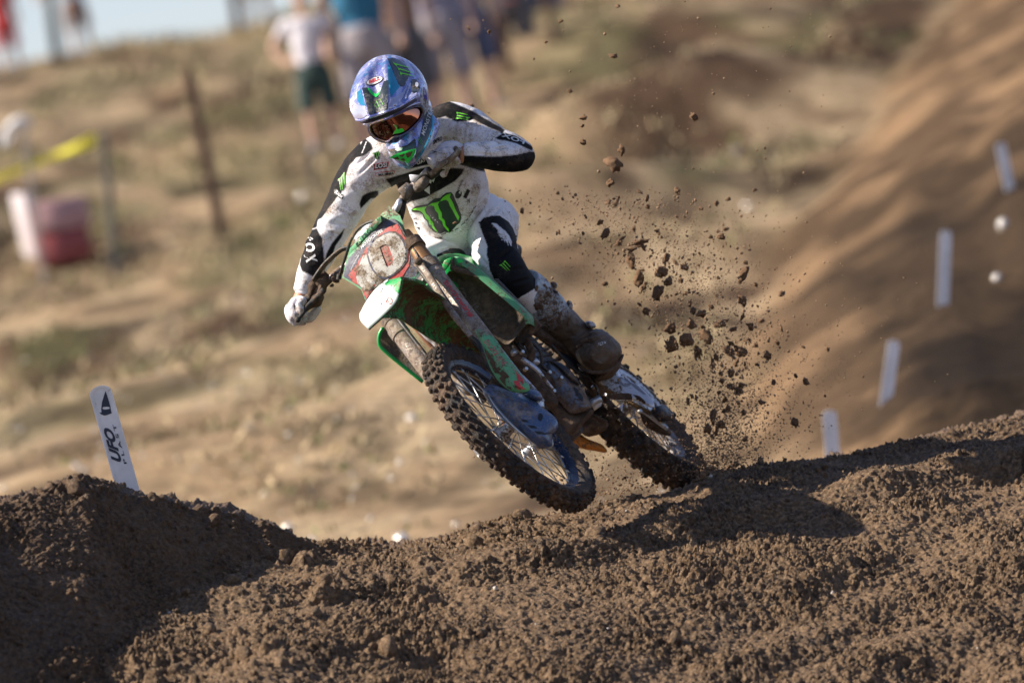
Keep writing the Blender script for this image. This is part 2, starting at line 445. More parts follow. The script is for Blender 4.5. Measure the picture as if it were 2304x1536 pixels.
gc = np.where((rng.random(n) < .2)[q][:, None], np.array([.17, .2, .06]), np.array([.52, .41, .24])) * (.35 + .75 * rng.random((n * bl, 1)))
gm = bpy.data.materials.new('dry_grass'); gm.use_nodes = True; b = gm.node_tree.nodes['Principled BSDF']
gm.node_tree.links.new(N(gm.node_tree, 'ShaderNodeVertexColor', layer_name='Col').outputs[0], b.inputs['Base Color']); b.inputs['Roughness'].default_value = .8
tag(fastmesh('grass', W, tri, gm, np.repeat(gc, 3, 0), smooth=False, loc=(0, 20, 0)), kind='stuff')

# --- near ground -------------------------------------------------
def lumps(shape, cell, n, rmin, rmax, seed, power=2.0, aspect=1.0):
    """sum of random rounded clods on a regular grid; cell = size of one grid cell (m) in (row, col)"""
    g = np.random.default_rng(seed); H = np.zeros(shape)
    rs = rmin + (rmax - rmin) * g.random(n) ** power
    cr = g.random(n) * shape[0]; cc = g.random(n) * shape[1]
    for r_, a, b_ in zip(rs, cr, cc):
        kr = int(r_ * 1.15 / cell[0]) + 1; kc = int(r_ * 1.15 / cell[1]) + 1
        i0, i1 = max(0, int(a) - kr), min(shape[0], int(a) + kr + 1); j0, j1 = max(0, int(b_) - kc), min(shape[1], int(b_) + kc + 1)
        if i1 <= i0 or j1 <= j0: continue
        ii, jj = np.mgrid[i0:i1, j0:j1]
        dr = (ii - a) * cell[0] / r_; dc = (jj - b_) * cell[1] / r_
        e = g.random() * 3.14; s = .65 + .35 * g.random(); u = dr * math.cos(e) + dc * math.sin(e); v = (-dr * math.sin(e) + dc * math.cos(e)) / s
        dd = u * u + v * v
        wv = .18 * np.sin(u * 5 + e * 7) * np.cos(v * 6 + e * 3)
        hh = r_ * (.55 + .5 * g.random()) * np.sqrt(np.clip(1 - dd * (1 + wv), 0, 1)) * (1 + wv)
        H[i0:i1, j0:j1] = np.maximum(H[i0:i1, j0:j1], hh) if g.random() < .8 else H[i0:i1, j0:j1] + hh * .5
    return H
def near_sheet(name, xs, crest, depth, angle, mat, seed, nrow, tmax, lump_spec, flat=None):
    """xs: photo columns; crest(x): photo row of the crest; depth(x): depth of it; the face falls towards the camera"""
    cx = crest(xs); dx = depth(xs)
    Cw = tow(px(xs, cx, dx))
    t = np.concatenate([-np.linspace(1, 0, 30)[:-1] ** 1.6, np.linspace(0, 1, nrow) ** 1.0])     # <0 behind the crest
    rows = []
    for tt in t:
        if tt < 0:
            s = -tt; rows.append(Cw + np.array([0, 1, 0]) * s * 3.0 - np.array([0, 0, 1]) * (.02 * s + 1.9 * max(0, s - .38)))
        else:
            if flat is not None:
                e = tt * flat[3]; q = e * flat[0] + np.maximum(0, e - flat[2] + .25 * np.exp(-np.abs(e - flat[2]) / .25)) * (flat[1] - flat[0]) * (e > flat[2] - .6)
                rows.append(tow(px(xs, cx + q * PXM, dx + e)))
                continue
            q = tt * tmax; ang = angle(xs)
            rnd = .05 * (1 - np.exp(-q / .05))                        # rounded shoulder
            rows.append(tow(px(xs, cx + q * PXM, dx + q / np.tan(ang) + rnd)))
    P = np.stack(rows)
    return P
_s = np.cumsum(np.geomspace(4, 140, 60)); xs = np.concatenate([-420 - _s[::-1], np.arange(-420, 2760, 3.0), 2760 + _s])
bc = np.array([(-500, 1330), (0, 1290), (400, 1262), (600, 1243), (730, 1234), (900, 1238), (1000, 1219), (1100, 1194), (1200, 1180), (1300, 1168), (1400, 1147), (1500, 1118), (1600, 1086), (1700, 1068), (1800, 1041), (1900, 1026), (2000, 1006), (2100, 990), (2200, 970), (2304, 950), (2800, 850), (6000, 400)])
mc_ = np.array([(-500, 1125), (-100, 1122), (0, 1128), (60, 1118), (120, 1106), (190, 1088), (230, 1094), (290, 1112), (400, 1124), (440, 1134), (500, 1143), (560, 1168), (640, 1196), (720, 1232), (800, 1262), (1000, 1300), (1300, 1400)])
bcf = lambda x: np.interp(x, bc[:, 0], bc[:, 1]); mcf = lambda x: np.interp(x, mc_[:, 0], mc_[:, 1])
def smoothf(f, w=40): return lambda x: sum(f(x + o * w) for o in (-1, -.5, 0, .5, 1)) / 5
P1 = near_sheet('berm', xs, smoothf(bcf), lambda x: np.interp(x, [-500, 600, 1300, 1600, 2304, 2800], [-.1, -.14, -.58, -.90, -1.40, -1.7]),
                lambda x: np.full_like(x, R(15.0)), None, 3, 840, .78, None, flat=(.095, .36, 1.05, 3.5))
xs2 = np.concatenate([-420 - _s[::-1], np.arange(-420, 1100, 3.0)])
P2 = near_sheet('mound', xs2, mcf, lambda x: np.interp(x, [-500, -100, 200, 500, 760, 1300], [1.5, .90, .45, .08, -.12, -.2]),
                lambda x: np.interp(x, [-500, 0, 250, 700, 1300], [R(27), R(27), R(28), R(27), R(22)]), None, 3, 560, .72, None)
def displace(P, specs, seed, coarse, fine):
    S = P.shape[:2]; cr = np.median(np.linalg.norm(np.diff(P, axis=0), axis=-1)[40:]); cc = np.median(np.linalg.norm(np.diff(P, axis=1), axis=-1))
    bil = lambda s_, k_: 1 - 2 * np.abs(vnoise(P + .012 * fbm(P, s_ * .7, 2, k_)[..., None], s_, k_))
    msoft = np.clip(.75 + .9 * fbm(P, 4.5, 2, seed + 77), .25, 1.5)
    H = coarse * fbm(P, 3.0, 3, seed) + fine * (.45 * bil(15, seed + 3) + .75 * bil(36, seed + 4) + .7 * bil(80, seed + 5) + .45 * bil(165, seed + 6)) * msoft + fine * .5 * fbm(P, 60, 3, seed + 8, .7)
    for k_, (n_, a, b_, pw, msk) in enumerate(specs):
        L = lumps(S, (cr, cc), n_, a, b_, seed * 31 + k_, pw)
        if msk is not None: L = L * msk
        H = H + L
    du = np.gradient(P, axis=1); dv = np.gradient(P, axis=0); Nn = nrm(np.cross(dv, du)); Nn = np.where(Nn[..., 2:3] < 0, -Nn, Nn)
    return P + Nn * H[..., None]
# rough clods on the left and near the crest, finer loam to the right
colx = xs[None, :] * np.ones((P1.shape[0], 1)); rowi = np.arange(P1.shape[0])[:, None] * np.ones((1, len(xs)))
big_m = np.clip((1250 - colx) / 500, .12, 1) * np.clip(1.25 + fbm(P1, 2.2, 2, 8), .3, 1.3)
P1 = displace(P1, [(520, .018, .055, 2.8, big_m * .75), (3800, .008, .022, 2.6, .15 + .6 * big_m), (12000, .0035, .009, 1.5, .55)], 5, .022, .0125)
ruts = .011 * np.sin(rowi * .045 + colx * .013 + 5 * fbm(P1, .9, 3, 55)) * np.clip(.5 + 1.2 * fbm(P1, 1.1, 2, 58), 0, 1.4) * np.clip((rowi - 60) / 120, 0, 1)
P1[..., 2] += ruts
berm = fastmesh('dirt_track', P1.reshape(-1, 3), gridq(*P1.shape[:2]), M_DIRT, loc=(0, 0, 0)); tag(berm, kind='structure')
q2 = xs2[None, :] * np.ones((P2.shape[0], 1)); r2 = np.arange(P2.shape[0])[:, None] * np.ones((1, len(xs2)))
top_m = np.clip(1 - np.abs(r2 - 32) / 60, .12, 1)
P2 = displace(P2, [(170, .02, .055, 1.6, top_m * .6), (2600, .008, .025, 2, .3 + .5 * top_m), (9000, .003, .008, 1.5, .5)], 11, .03, .0075)
mound = fastmesh('dirt_mound', P2.reshape(-1, 3), gridq(*P2.shape[:2]), M_MOUND, loc=(0, 0, 0)); tag(mound, kind='structure')

# loose clods and crumbs lying on both (stuff)
def clod(seed, sub=2):
    import bmesh
    bm = bmesh.new(); bmesh.ops.create_icosphere(bm, subdivisions=sub, radius=1)
    V = np.array([v.co[:] for v in bm.verts]); F = np.array([[v.index for v in f.verts] for f in bm.faces]); bm.free()
    g = np.random.default_rng(seed); V = V * (1 + .38 * fbm(V + seed * 3.1, 1.3, 3, seed, .65)[:, None]) * (.65 + .6 * g.random(3))
    return V, F
CL = [clod(s) for s in range(14)]; CLs = [clod(s + 50, 1) for s in range(10)]
def rand_rot(g):
    q = g.normal(size=4); q /= np.linalg.norm(q); w, x, y, z = q
    return np.array([[1 - 2 * (y * y + z * z), 2 * (x * y - z * w), 2 * (x * z + y * w)], [2 * (x * y + z * w), 1 - 2 * (x * x + z * z), 2 * (y * z - x * w)], [2 * (x * z - y * w), 2 * (y * z + x * w), 1 - 2 * (x * x + y * y)]])
def scatter(name, pts, rad, mat, seed, lib, kind='stuff'):
    g = np.random.default_rng(seed); V, F, n = [], [], 0
    for p, r_ in zip(pts, rad):
        v, f = lib[g.integers(len(lib))]; V.append((v * r_) @ rand_rot(g).T + p); F.append(f + n); n += len(v)
    o = fastmesh(name, np.concatenate(V), np.concatenate(F), mat, loc=(0, 0, 0)); tag(o, kind=kind); return o
def pick(P, n, seed, wfun=None, r0=24):
    g = np.random.default_rng(seed); i = g.integers(r0, P.shape[0] - 1, n * 3); j = g.integers(0, P.shape[1], n * 3)
    if wfun is not None:
        ok = g.random(n * 3) < wfun(i, j); i, j = i[ok], j[ok]
    return P[i[:n], j[:n]]
g = np.random.default_rng(3)
pa = pick(P1, 3500, 1); ra = .003 + .008 * g.random(len(pa)) ** 2.2
pb = pick(P1, 220, 2, lambda i, j: np.clip((1400 - xs[j]) / 900, .06, 1)); rb = .012 + .03 * g.random(len(pb)) ** 2.5
pc = pick(P1, 2600, 5, lambda i, j: (i < 62) * 1.0); rc = .004 + .011 * g.random(len(pc)) ** 2
scatter('dirt_clods', np.concatenate([pa, pb, pc]) + [0, 0, .003], np.concatenate([ra, rb, rc]), M_DIRT, 4, CLs + CL[:3])
pa = pick(P2, 2200, 6); ra = .003 + .008 * g.random(len(pa)) ** 2.2
pb = pick(P2, 80, 7, lambda i, j: (i < 75) * 1.0); rb = .010 + .022 * g.random(len(pb)) ** 2
scatter('dirt_rubble', np.concatenate([pa, pb]), np.concatenate([ra, rb]), M_MOUND, 8, CLs + CL[:3])
# a few pale pebbles pressed in the loam
M_PEB = mk('pebble_stone', (.42, .37, .32), .45, bump=.2)
pp = pick(P1, 46, 9, None, 60); scatter('pebbles', pp + [0, 0, .003], .003 + .007 * g.random(len(pp)) ** 2, M_PEB, 10, CLs)
# dry straw stalks caught on the mound
M_STRAW = mk('straw', (.45, .33, .17), .7)
sv = []
for (sx, sy, ex, ey) in ((600, 1245, 572, 1234), (612, 1248, 590, 1236), (310, 1150, 338, 1128), (318, 1155, 350, 1136), (330, 1150, 322, 1122), (725, 1228, 727, 1212), (606, 1243, 628, 1238)):
    a = px(sx, sy, .02); e = px(ex, ey, .06); mid = (a + e) / 2 + [0, .01, 0]
    sv.append(tube([a, mid, e], [.0012, .001, .0006], 5, 8))
tag(mesh('straw', *join(*sv), M_STRAW), kind='stuff')
# ------------------------------------------------------------------ drawing surface graphics as thin sheets laid on a part
from mathutils.geometry import delaunay_2d_cdt
EYE = np.array([0, 0, DIST])
def bvh(V, F): return BVHTree.FromPolygons([tuple(v) for v in np.asarray(V)], [tuple(map(int, f)) for f in F])
def lay(P2, tris, tree, off=.0013, dmax=None):
    V, ok = [], []
    for p in P2:
        q = px(p[0], p[1], 0.0); dr = nrm(q - EYE)
        hit = tree.ray_cast(Vector(EYE), Vector(dr))
        if hit[0] is None: V.append([0, 0, 0]); ok.append(False); continue
        n_ = np.array(hit[1]); 
        if n_ @ dr > 0: n_ = -n_
        V.append(np.array(hit[0]) + n_ * off); ok.append(abs(n_ @ dr) > .12)
    V = np.array(V); T = []
    for t in tris:
        if all(ok[i] for i in t) and max(np.linalg.norm(V[t[0]] - V[t[1]]), np.linalg.norm(V[t[1]] - V[t[2]]), np.linalg.norm(V[t[2]] - V[t[0]])) < .06:
            T.append(list(t))
    used = sorted({i for t in T for i in t}); mp = {a: b_ for b_, a in enumerate(used)}
    return V[used] if used else np.zeros((0, 3)), [[mp[i] for i in t] for t in T]
def fill(polys, step=5.0):
    """list of px outlines (even-odd) -> 2-D points and triangles"""
    vs, es = [], []
    for P in polys:
        P = np.asarray(P, float); Q = []
        for i in range(len(P)):
            a, b_ = P[i], P[(i + 1) % len(P)]; n = max(1, int(np.linalg.norm(b_ - a) / step))
            for k_ in range(n): Q.append(a + (b_ - a) * k_ / n)
        s = len(vs); vs += [tuple(q) for q in Q]; es += [(s + i, s + (i + 1) % len(Q)) for i in range(len(Q))]
    A = np.vstack([np.asarray(P, float) for P in polys]); lo, hi = A.min(0), A.max(0)
    gx, gy = np.meshgrid(np.arange(lo[0], hi[0], step) + .3, np.arange(lo[1], hi[1], step) + .2); g_ = np.stack([gx.ravel(), gy.ravel()], 1)
    par = np.zeros(len(g_), bool)
    for P in polys: par ^= inpoly(g_, P)
    vs += [tuple(q) for q in g_[par]]
    r_ = delaunay_2d_cdt([Vector(v) for v in vs], es, [], 0, 1e-4)
    co = np.array([v[:] for v in r_[0]]); tr = [list(f) for f in r_[2]]
    ce = np.array([co[t].mean(0) for t in tr]); par = np.zeros(len(ce), bool)
    for P in polys: par ^= inpoly(ce, P)
    return co, [t for t, k_ in zip(tr, par) if k_]
def decal(name, polys, tree, mat, parent, off=.0013, step=5.0):
    if not isinstance(polys[0][0], (tuple, list, np.ndarray)): polys = [polys]
    co, tr = fill(polys, step); V, F = lay(co, tr, tree, off)
    return mesh(name, V, F, mat, parent, smooth=True) if len(F) else None
_fc = {}
def glyphs(txt, bold=0.0, shear=0.0, space=1.0):
    key = (txt, bold, shear, space)
    if key not in _fc:
        cu = bpy.data.curves.new('t', 'FONT'); cu.body = txt; cu.offset = bold; cu.shear = shear; cu.resolution_u = 3; cu.space_character = space
        o = bpy.data.objects.new('t', cu); sc.collection.objects.link(o)
        dg = bpy.context.evaluated_depsgraph_get(); m2 = o.evaluated_get(dg).to_mesh()
        V = np.array([v.co[:2] for v in m2.vertices]); m2.calc_loop_triangles(); T = [list(t.vertices) for t in m2.loop_triangles]
        bpy.data.objects.remove(o); bpy.data.curves.remove(cu)
        lo, hi = V.min(0), V.max(0); V = (V - lo) / (hi - lo); _fc[key] = (V, T)
    return _fc[key]
def lettering(txt, a, b_, c, tree, mat, parent, off=.0016, bold=0.02, shear=0.0, space=1.05, name='lettering', curve=0):
    """a = px of the text box's lower left, b = lower right, c = upper left"""
    V, T = glyphs(txt, bold, shear, space); a, b_, c = (np.asarray(q, float) for q in (a, b_, c))
    P = a + V[:, :1] * (b_ - a) + V[:, 1:] * (c - a)
    if curve: P = P + (c - a) / np.linalg.norm(c - a) * curve * (4 * V[:, :1] * (1 - V[:, :1]))
    Vv, F = lay(P, T, tree, off)
    return mesh(name, Vv, F, mat, parent, smooth=False) if len(F) else None

# ------------------------------------------------------------------ frame of the motorcycle
BL = nrm([.68, .69, .205]); BF_ = np.array([-.2527, -.031, .967]); BF_ = nrm(BF_ - (BF_ @ BL) * BL); BU = nrm(np.cross(BF_, BL))
BO = px(1146, 962, 0.0)
def B(f, l, u): 
    f, l, u = np.broadcast_arrays(np.asarray(f, float), np.asarray(l, float), np.asarray(u, float))
    return BO + f[..., None] * BF_ + l[..., None] * BL + u[..., None] * BU
def Bp(*pts): return np.array([B(*p) for p in pts])
def dB(f, l, u): return float(B(f, l, u)[2])
AX = np.array([BF_, BL, BU])
def plane_d(p, n_):
    """depth function of the plane through view point p with normal n"""
    p = np.asarray(p, float); n_ = nrm(n_)
    def fn(x, y):
        d = np.full(np.shape(x), p[2], float)
        for _ in range(4):
            q = px(x, y, d); d = p[2] - ((q[..., 0] - p[0]) * n_[0] + (q[..., 1] - p[1]) * n_[1]) / n_[2]
        return d
    return fn
def pillow(outline, dfn, bulge=.01, thick=.01, spine=None, rings=6, pw=2.0, sm=1, back=1.0, inset=0.0):
    """closed body from an outline (photo px): front face bulged towards the camera, back face 'thick' behind"""
    O = smooth_poly(outline, 0, sm) if sm else np.asarray(outline, float)
    if not callable(dfn): dv = float(dfn); dfn = lambda x, y: np.full(np.shape(x), dv)
    if spine is None: c = O.mean(0)[None] * np.ones((len(O), 1))
    else:
        a, b_ = np.asarray(spine, float); ab = b_ - a; t = np.clip(((O - a) @ ab) / (ab @ ab), 0, 1)[:, None]; c = a + t * ab
    fr = []
    for s in np.linspace(0, .97, rings):
        Q = O + (c - O) * s; fr.append(px(Q[:, 0], Q[:, 1], dfn(Q[:, 0], Q[:, 1]) + bulge * (1 - (1 - s) ** pw)))
    bk = []
    for s in np.linspace(.97, 0, max(2, rings // 2)):
        Q = O + (c - O) * s; bk.append(px(Q[:, 0], Q[:, 1], dfn(Q[:, 0], Q[:, 1]) - thick - bulge * back * (1 - (1 - s) ** pw) * .3))
    V, F = loft(bk + fr, caps=True)
    return V, F
def Z(pts, s, ox, oy): return [(ox + p[0] / s, oy + p[1] / s) for p in pts]
ZA = lambda *p: Z(p, 5.486, 940, 740)
ZC = lambda *p: Z(p, 5.487, 760, 440)
ZE = lambda *p: Z(p, 5.12, 1000, 560)
ZR = lambda *p: Z(p, 4.517, 1200, 780)
Z1 = lambda *p: Z(p, 3.5446, 600, 100)
Z2 = lambda *p: Z(p, 3.5446, 600, 420)
ZH = lambda *p: Z(p, 5.69, 760, 110)
ZG = lambda *p: Z(p, 8.533, 880, 300)
ZB = lambda *p: Z(p, 5.12, 1040, 560)
ZL = lambda *p: Z(p, 7.68, 620, 560)

# materials
M_TYRE = mk('muddy_rubber', (.028, .026, .026), .75, mud=.56, mscale=1.3, bump=.8, mudc=(.085, .05, .03), mudc2=(.17, .11, .07), bscale=130, mudbump=1.5, soft=.09)
M_RIM = mk('blue_black_rim', (.012, .022, .05), .25, .6, mud=.30, bump=.1)
M_RIMR = mk('muddy_rim', (.32, .31, .32), .4, .5, mud=.55, bump=.2)
M_STEEL = mk('steel', (.55, .54, .52), .3, .9, mud=.32, bump=.1)
M_ALU = mk('aluminium', (.55, .57, .62), .34, .65, mud=.36, bump=.15)
M_FORK = mk('fork_tube', (.32, .28, .25), .45, .3, mud=.58, mscale=1.7, mudc=(.14,.10,.075), mudc2=(.30, .235, .18), bump=.25)
M_DUSTY = mk('dusty_metal', (.15, .145, .15), .42, .35, mud=.52, mscale=1.8, mudc=(.09, .06, .04), mudc2=(.22, .17, .13), bump=.4)
M_GOLD = mk('bronze_tube', (.35, .19, .09), .35, .6, mud=.3, bump=.1)
M_GREEN = mk('green_plastic', (.012, .34, .075), .32, mud=.27, mscale=.9, bump=.12, mudc2=(.26, .21, .15))
M_GREENM = mk('green_plastic_muddy', (.014, .30, .08), .42, mud=.57, mscale=.7, bump=.5, mudc=(.06, .032, .02), mudc2=(.12, .075, .045))
M_GREEND = mk('green_plastic_dusty', (.10, .36, .17), .45, mud=.42, mscale=1.6, bump=.2, mudc2=(.30, .25, .18))
M_WHITEP = mk('white_plastic', (.62, .72, .66), .3, mud=.22, mscale=1.6, bump=.1)
M_BLACKP = mk('black_plastic', (.02, .022, .028), .4, mud=.38, mscale=1.2, bump=.25)
M_BLUEP = mk('blue_black_plastic', (.055, .10, .21), .24, soft=.10, mud=.42, mscale=1.2, bump=.15, mudc2=(.26, .22, .18), coat=.3)
M_MUDDY = mk('mud_caked_metal', (.05, .04, .035), .6, .2, mud=.80, mscale=1.0, bump=.8, mudc=(.065, .038, .024), mudc2=(.13, .085, .055))
M_RADG = mk('muddy_radiator_plastic', (.025, .025, .02), .5, mud=.64, mscale=1.3, bump=.4, mudc=(.075, .05, .032), mudc2=(.16, .112, .07), soft=.11, grain=.6)
M_ENG = mk('engine_metal', (.20, .21, .24), .35, .7, mud=.42, bump=.3)
M_GREYP = mk('grey_blue_cover', (.13, .16, .22), .35, .2, mud=.46, mscale=.9, bump=.2, soft=.08)
M_SWING = mk('silver_swingarm', (.66, .68, .74), .32, .35, mud=.30, mscale=.8, bump=.15, soft=.05)
M_CHAIN = mk('chain_metal', (.30, .22, .13), .4, .8, mud=.35, bump=.3)
M_SLOT = mk('slot_grey', (.16, .14, .11), .6, mud=.3)
M_ORANGE = mk('mud_orange_guard', (.55, .20, .03), .45, mud=.42, mscale=1.3, bump=.3)
M_GRIP = mk('rubber_grip', (.02, .02, .02), .7, mud=.45, bump=.4)
M_CABLE = mk('cable_rubber', (.025, .023, .022), .5, mud=.38, mscale=1.5, bump=.2)
M_SEAT = mk('seat_cover', (.015, .017, .02), .6, mud=.3, bump=.3)
M_PLWHITE = mk('plate_white', (.46, .44, .41), .5, mud=.52, mscale=2.6, bump=.35, mudc=(.10, .062, .036), mudc2=(.3, .24, .18))
M_PLRED = mk('plate_red', (.50, .06, .055), .5, mud=.50, mscale=2.6, bump=.3, mudc2=(.30, .22, .17))
M_PLNAVY = mk('plate_navy', (.05, .055, .10), .45, mud=.45, mscale=2.4, bump=.3, mudc2=(.24, .20, .17))
M_INKW = mk('white_ink', (.70, .70, .70), .5, mud=.22, mscale=2.2)
M_INKK = mk('black_ink', (.010, .011, .014), .5, mud=.12, mscale=2.0)
M_INKR = mk('red_ink', (.60, .04, .05), .5, mud=.25, mscale=2.0)
M_CLAW = mk('bright_green_ink', (.16, .72, .02), .5, mud=.10, mscale=2.0)
M_CLAWD = mk('dull_green_ink', (.10, .42, .05), .5, mud=.38, mscale=2.4)
M_VGREEN = mk('vivid_green_paint', (.02, .68, .10), .3, mud=.22, mscale=1.8, bump=.15)

moto = thing('motocross_bike', 'muddy green and white motocross bike with number 10 leaning hard over the dirt crest', 'motorcycle', tow(B(-.74, 0, -.33)))

def make_wheel(c, axis, rim_r, tyre_r, half, rows, front, steer_lab):
    root = bpy.data.objects.new('wheel', None); sc.collection.objects.link(root); root.parent = moto
    root.location = tuple(tow(c) - origin_of(moto)); root['label'] = steer_lab
    a = nrm(axis); r0 = nrm(BU - (BU @ a) * a); r1 = np.cross(a, r0)
    rr, ro = rim_r, tyre_r
    prof = [(rr, -half * .5), (rr + .014, -half * .86), (rr + .034, -half), (ro - .016, -half * .8), (ro - .004, -half * .42), (ro, 0), (ro - .004, half * .42), (ro - .016, half * .8), (rr + .034, half), (rr + .014, half * .86), (rr, half * .5), (rr - .004, 0)]
    parts = [lathe(c, a, prof, 120, r0, closed=True)]
    g = random.Random(5 if front else 6)
    def knob(th, lat, rad, sz, tilt, jit=.0):
        rd = math.cos(th) * r0 + math.sin(th) * r1; tg = -math.sin(th) * r0 + math.cos(th) * r1
        n_ = nrm(rd * math.cos(tilt) + a * math.sin(tilt)); la = nrm(np.cross(tg, n_))
        p = c + rd * rad + a * lat
        s = [sz[0] * g.uniform(.85, 1.15), sz[1] * g.uniform(.85, 1.15), sz[2] * g.uniform(.8, 1.15)]
        t2 = nrm(tg + .15 * g.uniform(-1, 1) * la); la = np.cross(n_, t2)
        return box(p, [t2, la, n_], s, .78, .0022)
    for k in range(rows):
        th = 2 * math.pi * k / rows; h = math.pi / rows
        if front:
            parts += [knob(th, -.0095, ro + .003, (.017, .013, .012), -.12), knob(th, .0095, ro + .003, (.017, .013, .012), .12)]
            parts += [knob(th + h, s * .024, ro - .003, (.016, .012, .013), s * .55) for s in (-1, 1)]
            parts += [knob(th + h * .4, s * .034, ro - .016, (.019, .011, .012), s * 1.05) for s in (-1, 1)]
        else:
            parts += [knob(th, s * .014, ro + .005, (.021, .023, .015), s * .12) for s in (-1, 1)]
            parts += [knob(th + h, s * .034, ro - .003, (.022, .018, .015), s * .5) for s in (-1, 1)]
            parts += [knob(th, s * .048, ro - .018, (.024, .014, .014), s * 1.0) for s in (-1, 1)]
    V, F = join(*parts)
    tn = fbm(V, 60, 3, 4)[:, None]; V = V + tn * .0022 * nrm(V - c)
    mesh('tyre', V, F, M_TYRE, root, sharp=50)
    w = half * .52
    rp = [(rr + .001, -w), (rr + .004, -w - .002), (rr + .003, -w + .004), (rr - .008, -w * .75), (rr - .017, -w * .35), (rr - .019, 0), (rr - .017, w * .35), (rr - .008, w * .75), (rr + .003, w - .004), (rr + .004, w + .002), (rr + .001, w), (rr - .004, w - .002), (rr - .013, w * .72), (rr - .023, w * .3), (rr - .025, 0), (rr - .023, -w * .3), (rr - .013, -w * .72), (rr - .004, -w + .002)]
    mesh('rim', *lathe(c, a, rp, 96, r0, closed=True), M_RIM if front else M_RIMR, root)
    hw = .034 if front else .045
    hub = [(.008, -hw - .012), (.016, -hw - .012), (.018, -hw - .004), (.034, -hw), (.036, -hw + .006), (.02, -hw + .014), (.018, 0), (.02, hw - .014), (.036, hw - .006), (.034, hw), (.018, hw + .004), (.016, hw + .012), (.008, hw + .012)]
    mesh('hub', *lathe(c, a, hub, 32, r0), M_ALU, root)
    sp = []
    for k in range(36):
        th = 2 * math.pi * k / 36; s = 1 if k % 2 else -1; dth = (.42 if (k // 2) % 2 else -.42)
        p0 = c + a * s * (hw - .003) + .033 * (math.cos(th + dth) * r0 + math.sin(th + dth) * r1)
        p1 = c + a * s * .004 + (rr - .022) * (math.cos(th) * r0 + math.sin(th) * r1)
        sp.append(tube([p0, p1], [.0019, .0019], 6)); sp.append(tube([p1, p1 + (p0 - p1) * .07], [.0034, .003], 6))
    mesh('spokes', *join(*sp), M_STEEL, root)
    R_ = .130 if front else .118; so_ = 1 if front else -1
    dp = [(R_ - .028, so_ * (hw + .012)), (R_, so_ * (hw + .012)), (R_, so_ * (hw + .015)), (R_ - .028, so_ * (hw + .015))]
    arms = [box(c + a * so_ * (hw + .013) + (.065) * (math.cos(t) * r0 + math.sin(t) * r1), [math.cos(t) * r0 + math.sin(t) * r1, -math.sin(t) * r0 + math.cos(t) * r1, a], (.085, .012, .003)) for t in np.arange(6) * math.pi / 3]
    mesh('brake_disc', *join(lathe(c, a, dp, 64, r0, closed=True), *arms), M_STEEL, root)
    return root
CFW = B(0, 0, 0); CRW = B(-1.48, 0, .0) + px(1152 - 20, 768 + 10, 0) - px(1152, 768, 0)
make_wheel(CFW, nrm(BL + .065 * BF_), .258, .318, .037, 48, True, 'front wheel with blue-black rim')
make_wheel(CRW, BL, .238, .310, .051, 34, False, 'rear wheel digging into the dirt')

# fork legs
def fork(s):
    top = B(-.335, s * .1, .685) if s > 0 else B(-.30, s * .095, .61); bot = B(-.015, s * .1, .0)
    ax = nrm(top - bot); L_ = np.linalg.norm(top - bot)
    P = [bot + ax * L_ * t for t in (.34, .36, .75, .752, .80, .803, .93, .932)]
    leg = tube(P, [.0245, .0262, .0268, .030, .030, .0262, .0262, .0262], 24)
    legm = mesh('fork_leg', *leg, M_FORK, moto, sharp=40)
    cap = tube([bot + ax * L_ * t for t in (.835, .93, .932, .955, .957, 1.0)], [.0272, .0272, .0285, .0285, .021, .020], 20); mesh('fork_cap', *cap, M_GOLD, legm, sharp=40)
    low = tube([bot + ax * L_ * t for t in (.0, .36)], [.024, .024], 20)
    lug = tube([bot - ax * .03, bot + ax * .0, bot + ax * .05, bot + ax * .10], [.018, .031, .031, .026], 16, 10)
    axn = tube([bot - BL * s * .03, bot + BL * s * .028], [.016, .016], 16)
    mesh('fork_slider', *join(low, lug, axn), M_ALU, legm, sharp=40)
    # white bite ring and ridge running down the tube
    cb = tube([bot + ax * L_ * .36 + BL * s * -.03 + BF_ * .012, bot + ax * L_ * .86 + BL * s * -.026 + BF_ * .02], [.006, .006], 8, 6)
    mesh('brake_hose', *cb, M_CABLE, legm)
    return leg, legm, bot, ax, L_
legL, legLo, botL, axL, LL = fork(1); legR, legRo, botR, axR, LR = fork(-1)
for (z, rc_) in ((.80, .030), (.93, .033)):
    pL = botL + axL * LL * z; pR = botR + axR * LR * min(z + .05, .97); md = (pL + pR) / 2
    tc = join(tube([pL + axL * .016, pL - axL * .016], [.033, .033], 20), tube([pR + axR * .012, pR - axR * .012], [.028, .028], 20), box(md - BF_ * .02, [nrm(pL - pR), BF_, axL], (.17, .06, .028), 1, .006))
    mesh('triple_clamp', *tc, M_DUSTY if z < .9 else M_MUDDY, moto, sharp=40)
mesh('steering_stem', *tube([(botL + botR) / 2 + axL * LL * .77 - BF_ * .03, (botL + botR) / 2 + axL * LL * .98 - BF_ * .03], [.022, .022], 16), M_ALU, moto, sharp=40)

